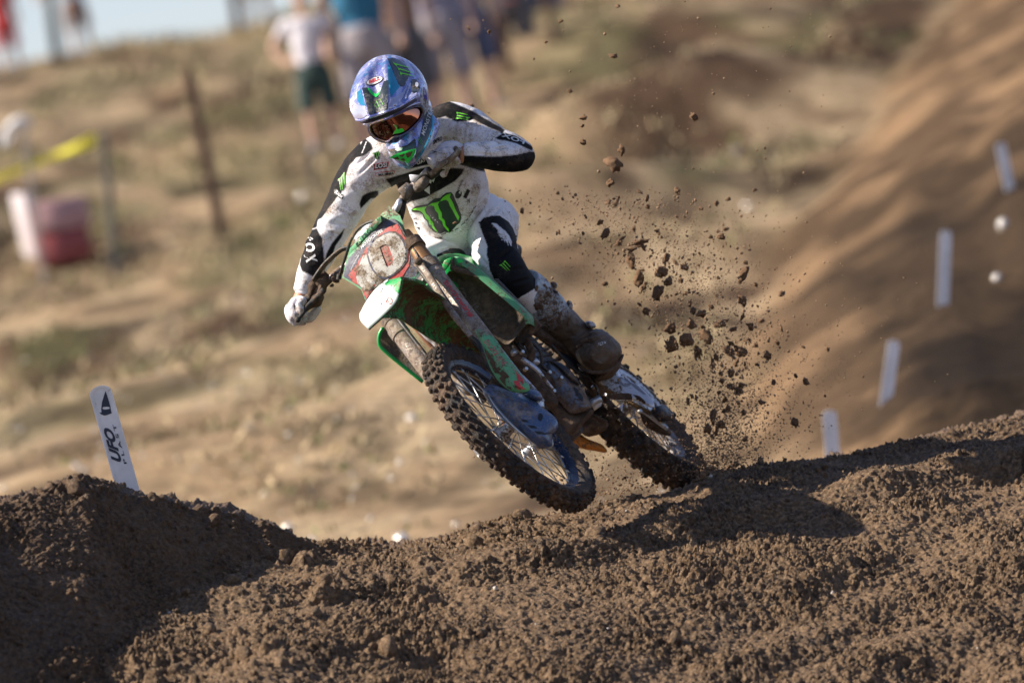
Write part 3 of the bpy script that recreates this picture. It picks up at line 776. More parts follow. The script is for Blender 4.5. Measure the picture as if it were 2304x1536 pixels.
# fork guards
gpl = plane_d(B(.035, .12, .2), nrm(BF_ + .25 * BL + .35 * BU))
gl = ZA((690, 0), (800, 5), (900, 70), (970, 125), (1030, 220), (1100, 330), (1180, 430), (1300, 590), (1405, 740), (1320, 790), (1180, 785), (1080, 725), (985, 640), (900, 500), (850, 370), (800, 200), (740, 90))
GV, GF = pillow(gl, gpl, .022, .012, (ZA((840, 140))[0], ZA((1200, 680))[0]), 7, 2)
fg = mesh('fork_guard', GV, GF, M_GREEND, moto, sharp=60); tg_ = bvh(GV, GF)
M_PINK = mk('faded_red_ink', (.55, .16, .17), .5, mud=.42, mscale=2.2)
lettering('BUD RACING', ZA((1100, 415))[0], ZA((870, 130))[0], ZA((1040, 440))[0], tg_, M_PINK, fg, space=1.1)
decal('stripe', ZA((1210, 520), (1300, 620), (1310, 690), (1250, 640), (1270, 700), (1330, 740), (1230, 740), (1180, 640), (1230, 640)), tg_, M_INKR, fg)
mudg = [ZA((820, 230), (900, 330), (1000, 470), (1110, 560), (1190, 680), (1280, 740), (1180, 775), (1080, 700), (960, 560), (880, 400), (830, 290))]
M_MUDP = mk('caked_mud', (.10, .062, .038), .9, bump=1.0, bscale=160, var=.4)
def mudcake(poly, tree, parent, off=.001, amp=.004, seed=1, thr=-.15, step=3.0):
    """crust of mud stuck on a part, ragged edge, real relief"""
    co, tr = fill([poly], step); V, F = lay(co, tr, tree, 0.0)
    if not len(F): return
    P = np.array(V); nz = fbm(P, 70, 3, seed, .6)
    keep = [t for t in F if nz[t].mean() > thr]
    if not keep: return
    used = sorted({i for t in keep for i in t}); mp = {a: b_ for b_, a in enumerate(used)}
    P = P[used]; P = P + nrm(EYE - P) * (off + amp * np.clip(nz[used] + .35, 0, 1.4))[:, None]
    mesh('mud_crust', P, [[mp[i] for i in t] for t in keep], M_MUDP, parent)
mudcake(mudg[0], tg_, fg, .0018, .004, 3)
gr = [(972, 838), (990, 840), (1000, 850), (1060, 930), (1110, 1000), (1095, 1010), (1030, 950), (985, 880)]
mesh('fork_guard', *pillow(gr, plane_d(B(.035, -.1, .2), nrm(BF_ + .35 * BU)), .02, .01, ((1000, 860), (1090, 990)), 5), M_GREEND, moto, sharp=60)
# lettering on the upper left tube and the protector strip beside it
tleg = bvh(*legL)
lettering('BUDRACING', ZE((330, 770))[0], ZE((25, 365))[0], ZE((290, 790))[0], tleg, M_INKR, legLo, space=1.0, off=.0022)

# front axle foot and disc guard (left side)
dg_out = ZA((800, 745), (850, 690), (930, 678), (1060, 735), (1200, 790), (1330, 800), (1420, 850), (1500, 930), (1560, 990), (1660, 1050), (1725, 1130), (1735, 1210), (1690, 1280), (1655, 1290), (1665, 1400), (1655, 1450), (1560, 1480), (1460, 1470), (1300, 1330), (1100, 1170), (950, 1040), (860, 890), (805, 800))
dgp = plane_d(B(.03, .13, -.03), nrm(BF_ + .45 * BL + .1 * BU))
DV, DF = pillow(dg_out, dgp, .045, .035, (ZA((960, 830))[0], ZA((1520, 1290))[0]), 9, 2.2, sm=2)
ridge = topx(DV)
dgo = mesh('disc_guard', DV, DF, M_BLUEP, moto, sharp=70); td = bvh(DV, DF)
mesh('axle_cover', *pillow(ZA((1290, 780), (1330, 750), (1400, 738), (1480, 755), (1530, 810), (1548, 870), (1500, 895), (1400, 860), (1310, 820)), lambda x, y: dgp(x, y) + .005, .03, .05, None, 5, sm=1), M_BLUEP, dgo)
decal('hole', ZA((1490, 1050), (1515, 1040), (1540, 1065), (1540, 1105), (1515, 1140), (1490, 1120), (1482, 1085)), td, M_INKK, dgo, .002)
for a_ in (0, 1, 2): decal('vent', ZA((1270 + a_ * 80, 1110 + a_ * 75), (1340 + a_ * 100, 1120 + a_ * 75), (1370 + a_ * 110, 1150 + a_ * 75), (1300 + a_ * 90, 1145 + a_ * 75)), td, M_INKK, dgo, .0015)

# front fender: arch over the wheel, nose turned down
fpx = [(.355, (831, 742), (862, 714), (893, 681), (902, 652), (906, 627)), (.33, (813, 722), (838, 700), (868, 664), (886, 642), (903, 626)), (.30, (816, 703), (822, 690), (848, 655), (873, 635), (905, 626)),
       (.22, (842, 716), (832, 690), (850, 655), (885, 634), (922, 629)), (.12, (866, 715), (862, 690), (880, 650), (912, 636), (946, 634)),
       (.0, (900, 717), (895, 700), (915, 660), (945, 645), (965, 652)), (-.14, (936, 740), (935, 715), (955, 680), (980, 668), (1002, 676)),
       (-.28, (981, 768), (978, 750), (1000, 715), (1022, 708), (1042, 722)), (-.40, (1017, 784), (1020, 775), (1040, 752), (1062, 750), (1080, 768)), (-.5, (1046, 815), (1052, 806), (1070, 796), (1088, 800), (1100, 818))]
rows = []
for r_ in fpx:
    fp_ = plane_d(B(r_[0], 0, .45), BF_); q_ = np.array(r_[1:], float); rows.append(px(q_[:, 0], q_[:, 1], fp_(q_[:, 0], q_[:, 1])))
FG = dense(np.array(rows), 6, 4)
FV, FF = solid(FG, .004)
fen = mesh('front_fender', FV, FF, M_GREENM, moto, sharp=60)
# outer skin of the fender, white graphics over the nose
tf = bvh(FV, FF)
nr_, nc_ = FG.shape[:2]
def sub_sheet(G_, r0, r1, c0, c1, off):
    P = G_[r0:r1, c0:c1]; N_ = nrm(np.cross(np.gradient(G_, axis=1), np.gradient(G_, axis=0)))[r0:r1, c0:c1]
    s = np.sign((N_ * BU).sum(-1).mean()); return P + N_ * off * s
up = sub_sheet(FG, 0, nr_, 0, nc_, .0042); mesh('fender_skin', *solid(up, .0012), M_GREEN, fen)
wh = sub_sheet(FG, 0, 14, 0, nc_ - 8, .0052); WV, WF = solid(wh, .001); mesh('fender_graphic', WV, WF, M_WHITEP, fen); tw = bvh(WV, WF)
M_INKDG = mk('dark_stripe_ink', (.02, .05, .05), .4, mud=.2)
decal('stripe', ZC((545, 1135), (560, 1145), (535, 1200), (535, 1290), (550, 1360), (570, 1400), (555, 1400), (525, 1330), (518, 1230), (530, 1160)), tw, M_INKDG, fen, .002)
lettering('LACTIS', ZC((635, 1225))[0], ZC((700, 1075))[0], ZC((600, 1200))[0], tw, M_INKR, fen)
th_ = np.linspace(0, 2 * math.pi, 20, endpoint=False)
ring_ = lambda c, r1_, r2_, k=1.0: [[(c[0] + r1_ * math.cos(t), c[1] + k * r1_ * math.sin(t)) for t in th_], [(c[0] + r2_ * math.cos(t), c[1] + k * r2_ * math.sin(t)) for t in th_]]
decal('badge', ring_(ZC((635, 1295))[0], 7.5, 5.6, 1.15), tw, M_INKR, fen, .002, 3)
lettering('U', ZC((615, 1320))[0], ZC((648, 1312))[0], ZC((618, 1275))[0], tw, M_INKR, fen)

# number plate with its green backing
ppl = plane_d(B(-.30, 0, .68), nrm(BF_ + .30 * BU))
back_ = ZC((630, 128), (690, 180), (770, 245), (800, 330), (845, 470), (900, 570), (1050, 640), (1060, 760), (1040, 840), (1000, 960), (900, 1010), (700, 1050), (480, 1190), (360, 1310), (330, 1270), (290, 1160), (200, 1100), (55, 1015), (90, 860), (125, 740), (290, 600), (520, 320), (528, 240))
PV, PF = pillow(back_, lambda x, y: ppl(x, y) - .012, .006, .008, None, 5, sm=0)
npo = mesh('number_plate', PV, PF, M_GREEND, moto, sharp=50)
front_ = ZC((520, 335), (600, 302), (690, 285), (740, 330), (790, 400), (830, 480), (900, 580), (960, 670), (1000, 770), (1000, 900), (960, 1000), (700, 1040), (540, 1100), (430, 1170), (355, 1300), (320, 1220), (290, 1140), (200, 1080), (68, 1000), (100, 860), (135, 770), (290, 615))
QV, QF = pillow(front_, ppl, .010, .010, None, 6, sm=0)
plf = mesh('plate_face', QV, QF, M_PLNAVY, npo, sharp=50); tp = bvh(QV, QF)
decal('red_field', ZC((735, 350), (660, 372), (600, 405), (500, 500), (420, 590), (350, 650), (240, 840), (130, 985), (180, 1060), (250, 1120), (330, 1225), (360, 1270), (430, 1165), (540, 1095), (700, 1035), (800, 1000), (880, 870), (895, 780), (870, 640), (830, 520), (780, 430)), tp, M_PLRED, npo, .0014, 8)
o0 = ZC((560, 500), (640, 467), (715, 470), (770, 520), (815, 590), (850, 700), (845, 800), (780, 890), (700, 960), (600, 1010), (520, 990), (450, 910), (410, 820), (385, 730), (415, 630), (480, 550))
i0 = ZC((525, 640), (560, 615), (605, 605), (640, 640), (690, 780), (690, 830), (650, 865), (610, 882), (560, 750))
M_DIGIT = M_PLWHITE; decal('number', [[(p[0] - .8, p[1]) for p in [((q[0] - 873) * 1.09 + 873, (q[1] - 575) * 1.09 + 575) for q in o0]], i0], tp, M_PLNAVY, npo, .0033, 6)
decal('number', [o0, i0], tp, M_DIGIT, npo, .0042, 4)
decal('number', [ZC((325, 730), (370, 735), (400, 800), (445, 900), (500, 985), (560, 1040), (520, 1100), (430, 1150), (330, 1170), (250, 1080), (228, 1010), (262, 880), (300, 780))], tp, M_DIGIT, npo, .0022, 5)
lettering('MOTOCROSS', ZC((300, 660))[0], ZC((560, 445))[0], ZC((285, 630))[0], tp, M_INKW, npo, bold=.01, curve=2)
lettering('FOMCHAMPIONSHIP'[3:], ZC((165, 930))[0], ZC((270, 740))[0], ZC((150, 925))[0], tp, M_INKW, npo, bold=.0)
# side wing behind the plate (upper right shroud)
wing = ZC((528, 245), (540, 320), (400, 490), (250, 650), (200, 740), (150, 760), (125, 745), (150, 650), (180, 620), (330, 450), (460, 300))
WgV, WgF = pillow(wing, plane_d(B(-.40, -.14, .62), nrm(BF_ - .5 * BL + .1 * BU)), .008, .05, None, 5, sm=0)
wg = mesh('side_wing', WgV, WgF, M_GREEND, moto, sharp=50)
lettering('ENERGY', ZC((250, 640))[0], ZC((460, 385))[0], ZC((215, 605))[0], bvh(WgV, WgF), M_INKDG, wg, shear=.2)

# left shroud (right in the photo): louvre, folded lip, outer panel
rg = ZE((62, 245), (130, 262), (270, 300), (430, 352), (560, 425), (700, 530), (830, 640), (920, 750), (958, 850), (930, 890), (890, 930), (815, 1030), (720, 1112), (640, 1065), (500, 960), (400, 850), (300, 700), (180, 560), (90, 430), (15, 345), (25, 290))
rgp = plane_d(B(-.50, .17, .36), nrm(BF_ + .10 * BL + .1 * BU))
RV, RF = pillow(rg, rgp, -.03, .03, (ZE((250, 430))[0], ZE((760, 900))[0]), 7, 2.2, sm=1)
rad = mesh('radiator_louvre', RV, RF, M_RADG, moto, sharp=60)
trg = bvh(RV, RF)
for q_ in (((120, 450), (220, 450), (228, 462), (120, 465)), ((160, 480), (235, 500), (262, 540), (215, 590), (205, 580), (245, 540), (220, 510), (160, 492)), ((265, 690), (370, 615), (378, 626), (275, 705)), ((345, 660), (400, 650), (395, 672), (360, 690), (400, 740), (470, 760), (462, 775), (390, 755), (345, 700)), ((468, 800), (560, 785), (562, 797), (470, 815)), ((510, 915), (600, 870), (604, 882), (515, 928)), ((560, 940), (620, 905), (624, 915), (566, 952))):
    decal('louvre_slot', ZE(*q_), trg, M_SLOT, rad, .0012, 3)
def lipd(x, y): return rgp(x, y) + .035
lip = ZE((62, 240), (70, 160), (108, 88), (125, 190), (190, 210), (260, 232), (350, 290), (432, 352), (300, 312), (130, 266))
mesh('shroud_lip', *pillow(lip, lipd, .004, .02, (ZE((100, 210))[0], ZE((300, 280))[0]), 4, sm=0), M_MUDDY, rad)
outer = ZE((108, 88), (160, 84), (230, 120), (420, 250), (620, 430), (800, 590), (945, 740), (968, 800), (966, 860), (935, 872), (915, 780), (820, 640), (640, 480), (432, 352), (350, 290), (260, 232), (190, 205), (130, 190))
SV, SF = pillow(outer, lambda x, y: rgp(x, y) + .03, .006, .015, (ZE((170, 150))[0], ZE((930, 790))[0]), 5, sm=0)
shr = mesh('radiator_shroud', SV, SF, M_GREEND, moto, sharp=60)
# the shroud's side sheet runs back along the tank
oe = np.array(ZE((160, 84), (230, 120), (420, 250), (620, 430), (800, 590), (945, 740), (966, 850))); od = rgp(oe[:, 0], oe[:, 1]) + .03
P0 = px(oe[:, 0] - 1.0, oe[:, 1] + 1.0, od - .004); rows = [P0 - BF_ * t + BL * b_ - BU * 0 for t, b_ in ((0, 0), (.06, -.008), (.13, -.02), (.20, -.04))]
mesh('shroud_side', *solid(dense(np.array(rows), 4, 3), .003), M_GREEND, shr, sharp=60)
decal('stripe', ZE((150, 110), (200, 120), (215, 150), (165, 165), (145, 140)), bvh(SV, SF), M_VGREEN, shr, .0012)
# inside top of shroud, green, left of the lip
mesh('shroud_inner', *pillow(ZE((-5, 135), (30, 115), (100, 85), (70, 160), (50, 200), (0, 260), (-30, 210)), rgp, .002, .02, None, 4, sm=0), M_GREEN, shr)
# right shroud (lower left in the photo)
rs = [(868, 728), (880, 735), (905, 765), (940, 812), (960, 850), (948, 858), (905, 822), (868, 792), (853, 776), (852, 758), (857, 742)]
rsp = plane_d(B(-.47, -.17, .30), nrm(BF_ - .2 * BL))
mesh('radiator_shroud', *pillow(rs, rsp, -.01, .06, None, 5, sm=1), M_RADG, moto, sharp=60)
ge = [(857, 738), (850, 752), (850, 777), (866, 795), (905, 826), (950, 862), (953, 856), (905, 818), (870, 788), (857, 772), (857, 755), (866, 735)]
co_, tr_ = fill([ge], 8)
w_ = [(ge[i], ge[-1 - i]) for i in range(6)]
mesh('shroud_edge', *tube([px((a_[0] + b_[0]) / 2, (a_[1] + b_[1]) / 2, dB(-.44, -.2, .3)) for a_, b_ in w_], [.0055] * 6, 8, 24), M_GREEN, moto)

# tank, seat, rear fender, side panel
tank = [B(-.50, 0, .48), B(-.62, 0, .54), B(-.80, 0, .56), B(-.98, 0, .54)]
mesh('fuel_tank', *tube(tank, [.06, .10, .10, .08], 20, 16, flat=[.8, .8, .8, .7], ref=BU), M_GREEN, moto)
seat = [B(-.78, 0, .62), B(-1.0, 0, .63), B(-1.3, 0, .62), B(-1.58, 0, .62)]
mesh('seat', *tube(seat, [.06, .085, .09, .075], 20, 16, flat=[.6, .6, .55, .45], ref=BU), M_SEAT, moto)
rfn = [[B(f, t * hw, u - .03 * t * t) for t in (-1, -.5, 0, .5, 1)] for f, u, hw in ((-1.2, .62, .09), (-1.4, .66, .09), (-1.62, .72, .08), (-1.8, .77, .06))]
mesh('rear_fender', *solid(dense(np.array(rfn), 3, 4), .004), M_GREEN, moto)
spd = plane_d(B(-.95, .16, .30), nrm(BF_ + .7 * BL))
mesh('side_panel', *pillow(ZE((315, 130), (345, 120), (520, 250), (700, 340), (870, 430), (790, 585), (960, 760), (970, 830), (900, 760), (800, 590), (620, 430), (420, 258)), lambda x, y: spd(x, y) - .03, .005, .03, (ZE((420, 200))[0], ZE((900, 700))[0]), 4, sm=0), M_BLACKP, moto)
sp2 = ZE((960, 800), (1010, 860), (1100, 920), (1250, 1030), (1400, 1150), (1520, 1290), (1560, 1420), (1500, 1400), (1380, 1290), (1240, 1160), (1110, 1060), (980, 960), (945, 900))
mesh('side_panel', *pillow(sp2, plane_d(B(-1.0, .14, .22), nrm(BF_ + .6 * BL)), .01, .03, (ZE((1000, 890))[0], ZE((1480, 1330))[0]), 5), M_BLACKP, moto)

# engine, frame, cases
M_DARKE = mk('dark_engine', (.045, .05, .06), .42, .4, mud=.5, bump=.5)
def BB(f, l, u, s, mat, name, bev=.008, ax=AX, taper=1, par=None): return mesh(name, *box(B(f, l, u), ax, s, taper, bev), mat, par or moto, sharp=35)
eng = BB(-.86, -.02, .06, (.22, .11, .13), M_DARKE, 'engine', .03)
BB(-.76, 0, .22, (.14, .13, .16), M_ENG, 'cylinder', .015, par=eng)
fins = [box(B(-.76, 0, .17 + .022 * k), AX, (.155, .145, .006), 1, .002) for k in range(6)]
mesh('cooling_fins', *join(*fins), M_ENG, eng, sharp=35)
BB(-.77, 0, .33, (.13, .12, .05), M_ENG, 'cylinder_head', .012, par=eng)
mesh('clutch_case', *lathe(B(-.88, -.08, .04), -BL, [(.001, .03), (.05, .03), (.07, .02), (.075, 0), (.075, -.04)], 32, BU), M_DARKE, eng)
# frame cradle (aluminium spars left and right, down tubes)
for s in (-1, 1):
    mesh('frame_spar', *tube(Bp((-.46, s * .03, .46), (-.62, s * .06, .40), (-.90, s * .08, .26), (-1.06, s * .08, .08)), [.024, .03, .03, .028], 12, 20, flat=.55, ref=BL), M_MUDDY, moto)
    mesh('down_tube', *tube(Bp((-.48, s * .02, .46), (-.56, s * .03, .26), (-.66, s * .045, .08), (-.76, s * .04, .0)), [.019] * 4, 12, 26), M_MUDDY, moto)
mesh('radiator', *box(B(-.60, .11, .34), AX, (.03, .09, .20), 1, .004), M_DARKE, moto); mesh('radiator', *box(B(-.60, -.10, .30), AX, (.03, .09, .20), 1, .004), M_DARKE, moto)
# what shows between guard and boot, placed from the photo at the bike's own depths
mesh('hose', *tube([px(x, y, dB(-.62, .17, .2)) for x, y in ZE((900, 930), (935, 1000), (960, 1080), (990, 1150), (1000, 1210), (985, 1280))], [.011, .0115, .012, .012, .0125, .011], 12, 24), M_MUDDY, moto)
mesh('hose_clamp', *box(px(*ZE((1040, 1310))[0], dB(-.64, .18, .18)), [nrm([.7, .6, .2]), nrm([-.6, .7, 0]), [0, 0, 1]], (.028, .022, .03), 1, .004), M_ALU, moto)
mesh('frame_spar_plate', *pillow(ZE((760, 1110), (800, 1050), (870, 1010), (920, 1060), (950, 1150), (990, 1260), (1060, 1330), (1010, 1330), (900, 1240), (830, 1180)), dB(-.68, .13, .2), .01, .02, None, 4, sm=1), M_ALU, moto)
for k_, (a_, b_) in enumerate((((800, 1060), (900, 1200)), ((850, 1030), (950, 1200)), ((870, 1010), (930, 1110)))):
    mesh('cable', *tube([px(*ZE(a_)[0], dB(-.66, .14, .2)), px(*ZE(b_)[0], dB(-.66, .14, .2))], [.004, .004], 8), M_CABLE, moto)
mesh('cover_bolt_boss', *pillow(ZE((735, 1180), (770, 1140), (820, 1150), (850, 1190), (820, 1240), (770, 1260), (740, 1220)), dB(-.60, .15, .16), .02, .03, None, 4), M_ALU, moto)
# muddy down tube seen beside the fork guard
mesh('cradle_rail', *pillow(ZE((850, 1350), (900, 1275), (960, 1330), (1080, 1410), (1150, 1510), (1260, 1640), (1330, 1790), (1240, 1830), (1150, 1740), (1000, 1590), (920, 1450)), plane_d(B(-.60, .14, .08), nrm(BF_ + .4 * BL + .2 * BU)), .015, .05, (ZE((920, 1370))[0], ZE((1250, 1760))[0]), 5, sm=1), M_MUDDY, moto)
mesh('rail_edge', *tube([px(x, y, dB(-.57, .16, .1)) for x, y in ZE((890, 1262), (960, 1310), (1070, 1395), (1150, 1495), (1250, 1610))], [.006, .007, .007, .006, .004], 8, 24), M_ALU, moto)
# ignition cover / frame guard, grey-blue, then the muddy case below it
ig = ZR((140, 200), (175, 150), (240, 190), (310, 270), (400, 350), (500, 410), (545, 500), (590, 590), (600, 620), (560, 640), (470, 680), (380, 690), (300, 600), (200, 480), (120, 350), (125, 270))
igp = plane_d(B(-.72, .17, .04), nrm(BF_ + .55 * BL + .15 * BU))
IV, IF = pillow(ig, igp, .035, .06, (ZR((190, 260))[0], ZR((480, 600))[0]), 7, 2, sm=1)
igo = mesh('engine_cover', IV, IF, M_GREYP, moto, sharp=60); ti = bvh(IV, IF)
decal('vent', ZR((405, 405), (440, 430), (480, 480), (505, 520), (500, 555), (470, 530), (430, 475)), ti, M_INKK, igo, .002)
dk = ZR((150, 145), (210, 140), (300, 170), (390, 250), (450, 330), (480, 390), (430, 380), (330, 300), (240, 200))
mesh('engine_cover', *pillow(dk, lambda x, y: igp(x, y) + .012, .012, .05, (ZR((220, 160))[0], ZR((440, 350))[0]), 5), M_BLACKP, moto, sharp=60)
case = ZR((-60, 260), (40, 300), (140, 370), (300, 590), (420, 690), (600, 640), (610, 660), (480, 790), (330, 925), (240, 880), (250, 750), (180, 640), (60, 520), (-40, 380))
CV, CF_ = pillow(case, lambda x, y: igp(x, y) - .02, .02, .12, (ZR((60, 400))[0], ZR((400, 780))[0]), 6, sm=1)
cs = mesh('skid_plate', CV, CF_, M_MUDDY, moto, sharp=60)
mesh('skid_edge', *tube([px(x, y, dB(-.66, .1, -.05)) for x, y in ZR((600, 640), (560, 690), (470, 790), (400, 860), (330, 920))], [.007, .008, .008, .008, .006], 8, 16), M_MUDDY, cs)
# footpeg and bracket, rear brake bits
pegd = dB(-.90, .20, .03)
mesh('footpeg', *tube([px(x, y, pegd) for x, y in ZR((585, 590), (620, 560), (690, 520))], [.012, .013, .012], 8, 8), M_ALU, moto)
mesh('footpeg', *pillow(ZR((590, 600), (600, 560), (680, 515), (698, 560), (690, 600), (620, 650)), pegd, .006, .03, None, 4, sm=0), M_SWING, moto)
mesh('footpeg', *box(B(-.95, -.19, .05), AX, (.05, .09, .03), 1, .006), M_ALU, moto)
mesh('peg_bracket', *pillow(ZR((450, 300), (520, 230), (560, 215), (600, 290), (640, 330), (700, 390), (770, 400), (740, 450), (660, 500), (600, 520), (530, 400), (480, 350)), dB(-.98, .12, .08), .02, .06, None, 5), M_MUDDY, moto)
mesh('shock_linkage', *join(pillow(ZR((590, 690), (640, 700), (740, 760), (770, 780), (740, 850), (640, 900), (540, 920), (470, 860), (500, 780)), dB(-1.1, .05, -.02), .03, .08, None, 5),
                            tube([px(x, y, dB(-1.05, .09, -.02)) for x, y in ZR((590, 700), (660, 730), (745, 775))], [.008, .008, .008], 8)), M_MUDDY, moto)
mesh('exhaust_guard', *pillow(ZR((345, 950), (400, 900), (480, 880), (540, 930), (620, 960), (700, 990), (755, 1050), (740, 1080), (640, 1060), (540, 1045), (440, 1020)), dB(-1.16, -.10, -.04), .02, .03, (ZR((420, 950))[0], ZR((690, 1030))[0]), 5), M_ORANGE, moto)
# header pipe on the right side and silencer
mesh('exhaust_pipe', *tube(Bp((-.62, .03, .30), (-.50, -.02, .22), (-.52, -.10, .10), (-.72, -.15, .14), (-.98, -.15, .34), (-1.25, -.15, .50)), [.02, .021, .022, .023, .024, .026], 14, 40), M_GOLD, moto)
mesh('silencer', *tube(Bp((-1.22, -.15, .48), (-1.34, -.16, .54), (-1.62, -.17, .62), (-1.74, -.17, .64)), [.03, .05, .05, .04], 16, 20), M_STEEL, moto)
# swingarm: white/silver upper guard, arm with axle block
def swd(l): return plane_d(B(-1.2, l, .05), nrm(.55 * BF_ + BL))
sg = ZR((570, 265), (640, 255), (740, 270), (850, 290), (960, 330), (1080, 400), (1160, 470), (1225, 560), (1235, 600), (1190, 620), (1130, 590), (1060, 545), (960, 545), (850, 545), (760, 530), (720, 480), (740, 440), (690, 380), (620, 330))
swm = plane_d(B(-1.15, .13, .11), nrm(.9 * BF_ + .8 * BL + .4 * BU))
SGV, SGF = pillow(sg, swm, .012, .04, (ZR((660, 330))[0], ZR((1150, 550))[0]), 6, sm=1)
swg = mesh('swingarm', SGV, SGF, M_SWING, moto, sharp=60)
M_SKETCH = mk('grey_print', (.25, .26, .32), .4, mud=.2)
tsg = bvh(SGV, SGF)
decal('badge', [smooth_poly(ZR((850, 330), (900, 305), (970, 340), (1000, 390), (940, 410), (890, 390)), 0, 1), smooth_poly(ZR((875, 335), (905, 320), (955, 348), (975, 382), (930, 395), (895, 375)), 0, 1)], tsg, M_SKETCH, swg, .0015, 3)
decal('badge', ZR((960, 350), (1040, 385), (1110, 450), (1150, 490), (1120, 480), (1040, 420)), tsg, M_SKETCH, swg, .0015, 4)
mudcake(ZR((760, 500), (850, 470), (960, 470), (1080, 500), (1180, 590), (1130, 590), (1040, 550), (900, 550), (770, 535)), tsg, swg, .001, .004, 31, -.25)
for s in (-1,):
    mesh('swingarm', *tube(Bp((-1.04, s * .06, .04), (-1.2, s * .085, .03), (-1.42, s * .095, .005), (-1.53, s * .095, .0)), [.028, .03, .028, .02], 12, 18, flat=.5, ref=BL), M_MUDDY if s > 0 else M_ALU, moto)
mesh('chain_block', *pillow(ZR((1075, 620), (1130, 640), (1230, 710), (1300, 770), (1380, 840), (1405, 880), (1380, 910), (1290, 890), (1200, 850), (1120, 790), (1090, 720)), dB(-1.42, .14, .02), .015, .05, (ZR((1130, 700))[0], ZR((1340, 860))[0]), 5), M_MUDDY, moto)
mesh('axle_block', *tube([px(x, y, dB(-1.38, .17, .02)) for x, y in ZR((1080, 630), (1170, 680), (1260, 750), (1370, 840))], [.007, .009, .009, .006], 8, 16), M_SWING, moto)
# sprocket and chain
cs_ = CRW + BL * .078; rb0, rb1 = BU, BF_
spz = [(.075, -.002), (.105, -.002), (.105, .002), (.075, .002)]
teeth = [box(cs_ + (.109) * (math.cos(t) * rb0 + math.sin(t) * rb1), [-math.sin(t) * rb0 + math.cos(t) * rb1, BL, math.cos(t) * rb0 + math.sin(t) * rb1], (.008, .004, .012), .5) for t in np.arange(50) * 2 * math.pi / 50]
armz = [box(cs_ + .055 * (math.cos(t) * rb0 + math.sin(t) * rb1), [math.cos(t) * rb0 + math.sin(t) * rb1, -math.sin(t) * rb0 + math.cos(t) * rb1, BL], (.06, .02, .004)) for t in np.arange(6) * math.pi / 3]
mesh('sprocket', *join(lathe(cs_, BL, spz, 64, BU, closed=True), *teeth, *armz), M_SWING, moto, sharp=30)
cp = []
fs0 = B(-1.0, .078 + .0, .06)
def chain_path():
    r1, r2 = .112, .038; P = []
    for t in np.linspace(-.15, 1.15, 40) * math.pi: P.append(cs_ - BF_ * r1 * math.sin(t) + BU * r1 * math.cos(t))
    P2 = [fs0 - BF_ * -r2 * math.sin(t) + BU * -r2 * math.cos(t) for t in np.linspace(.0, 1.0, 10) * math.pi]
    P = P + P2 + [P[0]]
    P = np.array(P); s = np.r_[0, np.cumsum(np.linalg.norm(np.diff(P, axis=0), axis=1))]
    n = int(s[-1] / .0155); t = np.linspace(0, s[-1], n, endpoint=False)
    return np.stack([np.interp(t, s, P[:, i]) for i in range(3)], 1)
CPp = chain_path()
for i in range(len(CPp)):
    a_, b_ = CPp[i], CPp[(i + 1) % len(CPp)]; tg = nrm(b_ - a_); m_ = (a_ + b_) / 2; w = .007 if i % 2 else .0045
    up_ = np.cross(BL, tg)
    for s in (-1, 1): cp.append(box(m_ + BL * s * w, [tg, up_, BL], (.017, .011, .0018), 1))
    cp.append(tube([a_ - BL * .0075, a_ + BL * .0075], [.0038, .0038], 6))
mesh('chain', *join(*cp), M_CHAIN, moto, smooth=False)
mesh('chain_guide', *box(B(-1.36, .08, -.10), AX, (.12, .03, .05), 1, .006), M_BLACKP, moto)
mesh('rear_axle', *tube([CRW - BL * .10, CRW + BL * .09], [.012, .012], 12), M_STEEL, moto)
mesh('front_axle', *tube([CFW - BL * .12, CFW + BL * .12], [.011, .011], 12), M_STEEL, moto)
mesh('brake_caliper', *box(B(-.06, .062, .10), AX, (.05, .05, .10), 1, .01), M_MUDDY, moto, sharp=30)

# handlebar: crossbar-less bar, grips, levers, perches, hoses
bd = lambda l: dB(-.46, l, .80)
hb = [px(652, 706, bd(-.40)), px(700, 668, bd(-.33)), px(748, 622, bd(-.22)), px(790, 590, bd(-.14)), px(835, 540, dB(-.42, -.06, .80)), px(870, 500, dB(-.40, .0, .80)), px(905, 452, dB(-.42, .06, .80)), px(930, 420, bd(.16)), px(975, 388, bd(.28)), px(1045, 338, bd(.42))]
HB = tube(hb, [.0115, .0115, .012, .0135, .0145, .0145, .0145, .0135, .012, .0115], 14, 70)
hbo = mesh('handlebar', *HB, mk('bar_metal', (.22, .2, .2), .4, .6, mud=.5, bump=.2), moto)
def along(i0, i1, t): return hb[i0] * (1 - t) + hb[i1] * t
gv = lambda pts, r_: tube(pts, [r_ * (1 + .08 * (i % 2)) for i in range(len(pts))], 14)
mesh('grip', *gv([hb[0] + (hb[1] - hb[0]) * t for t in np.linspace(-.12, 1.0, 24)], .0165), M_GRIP, hbo)
mesh('grip', *gv([hb[8] + (hb[9] - hb[8]) * t for t in np.linspace(-.15, 1.08, 26)], .0165), M_GRIP, hbo)
mesh('bar_clamp', *box(B(-.43, 0, .775), AX, (.05, .09, .06), 1, .01), M_ALU, moto)
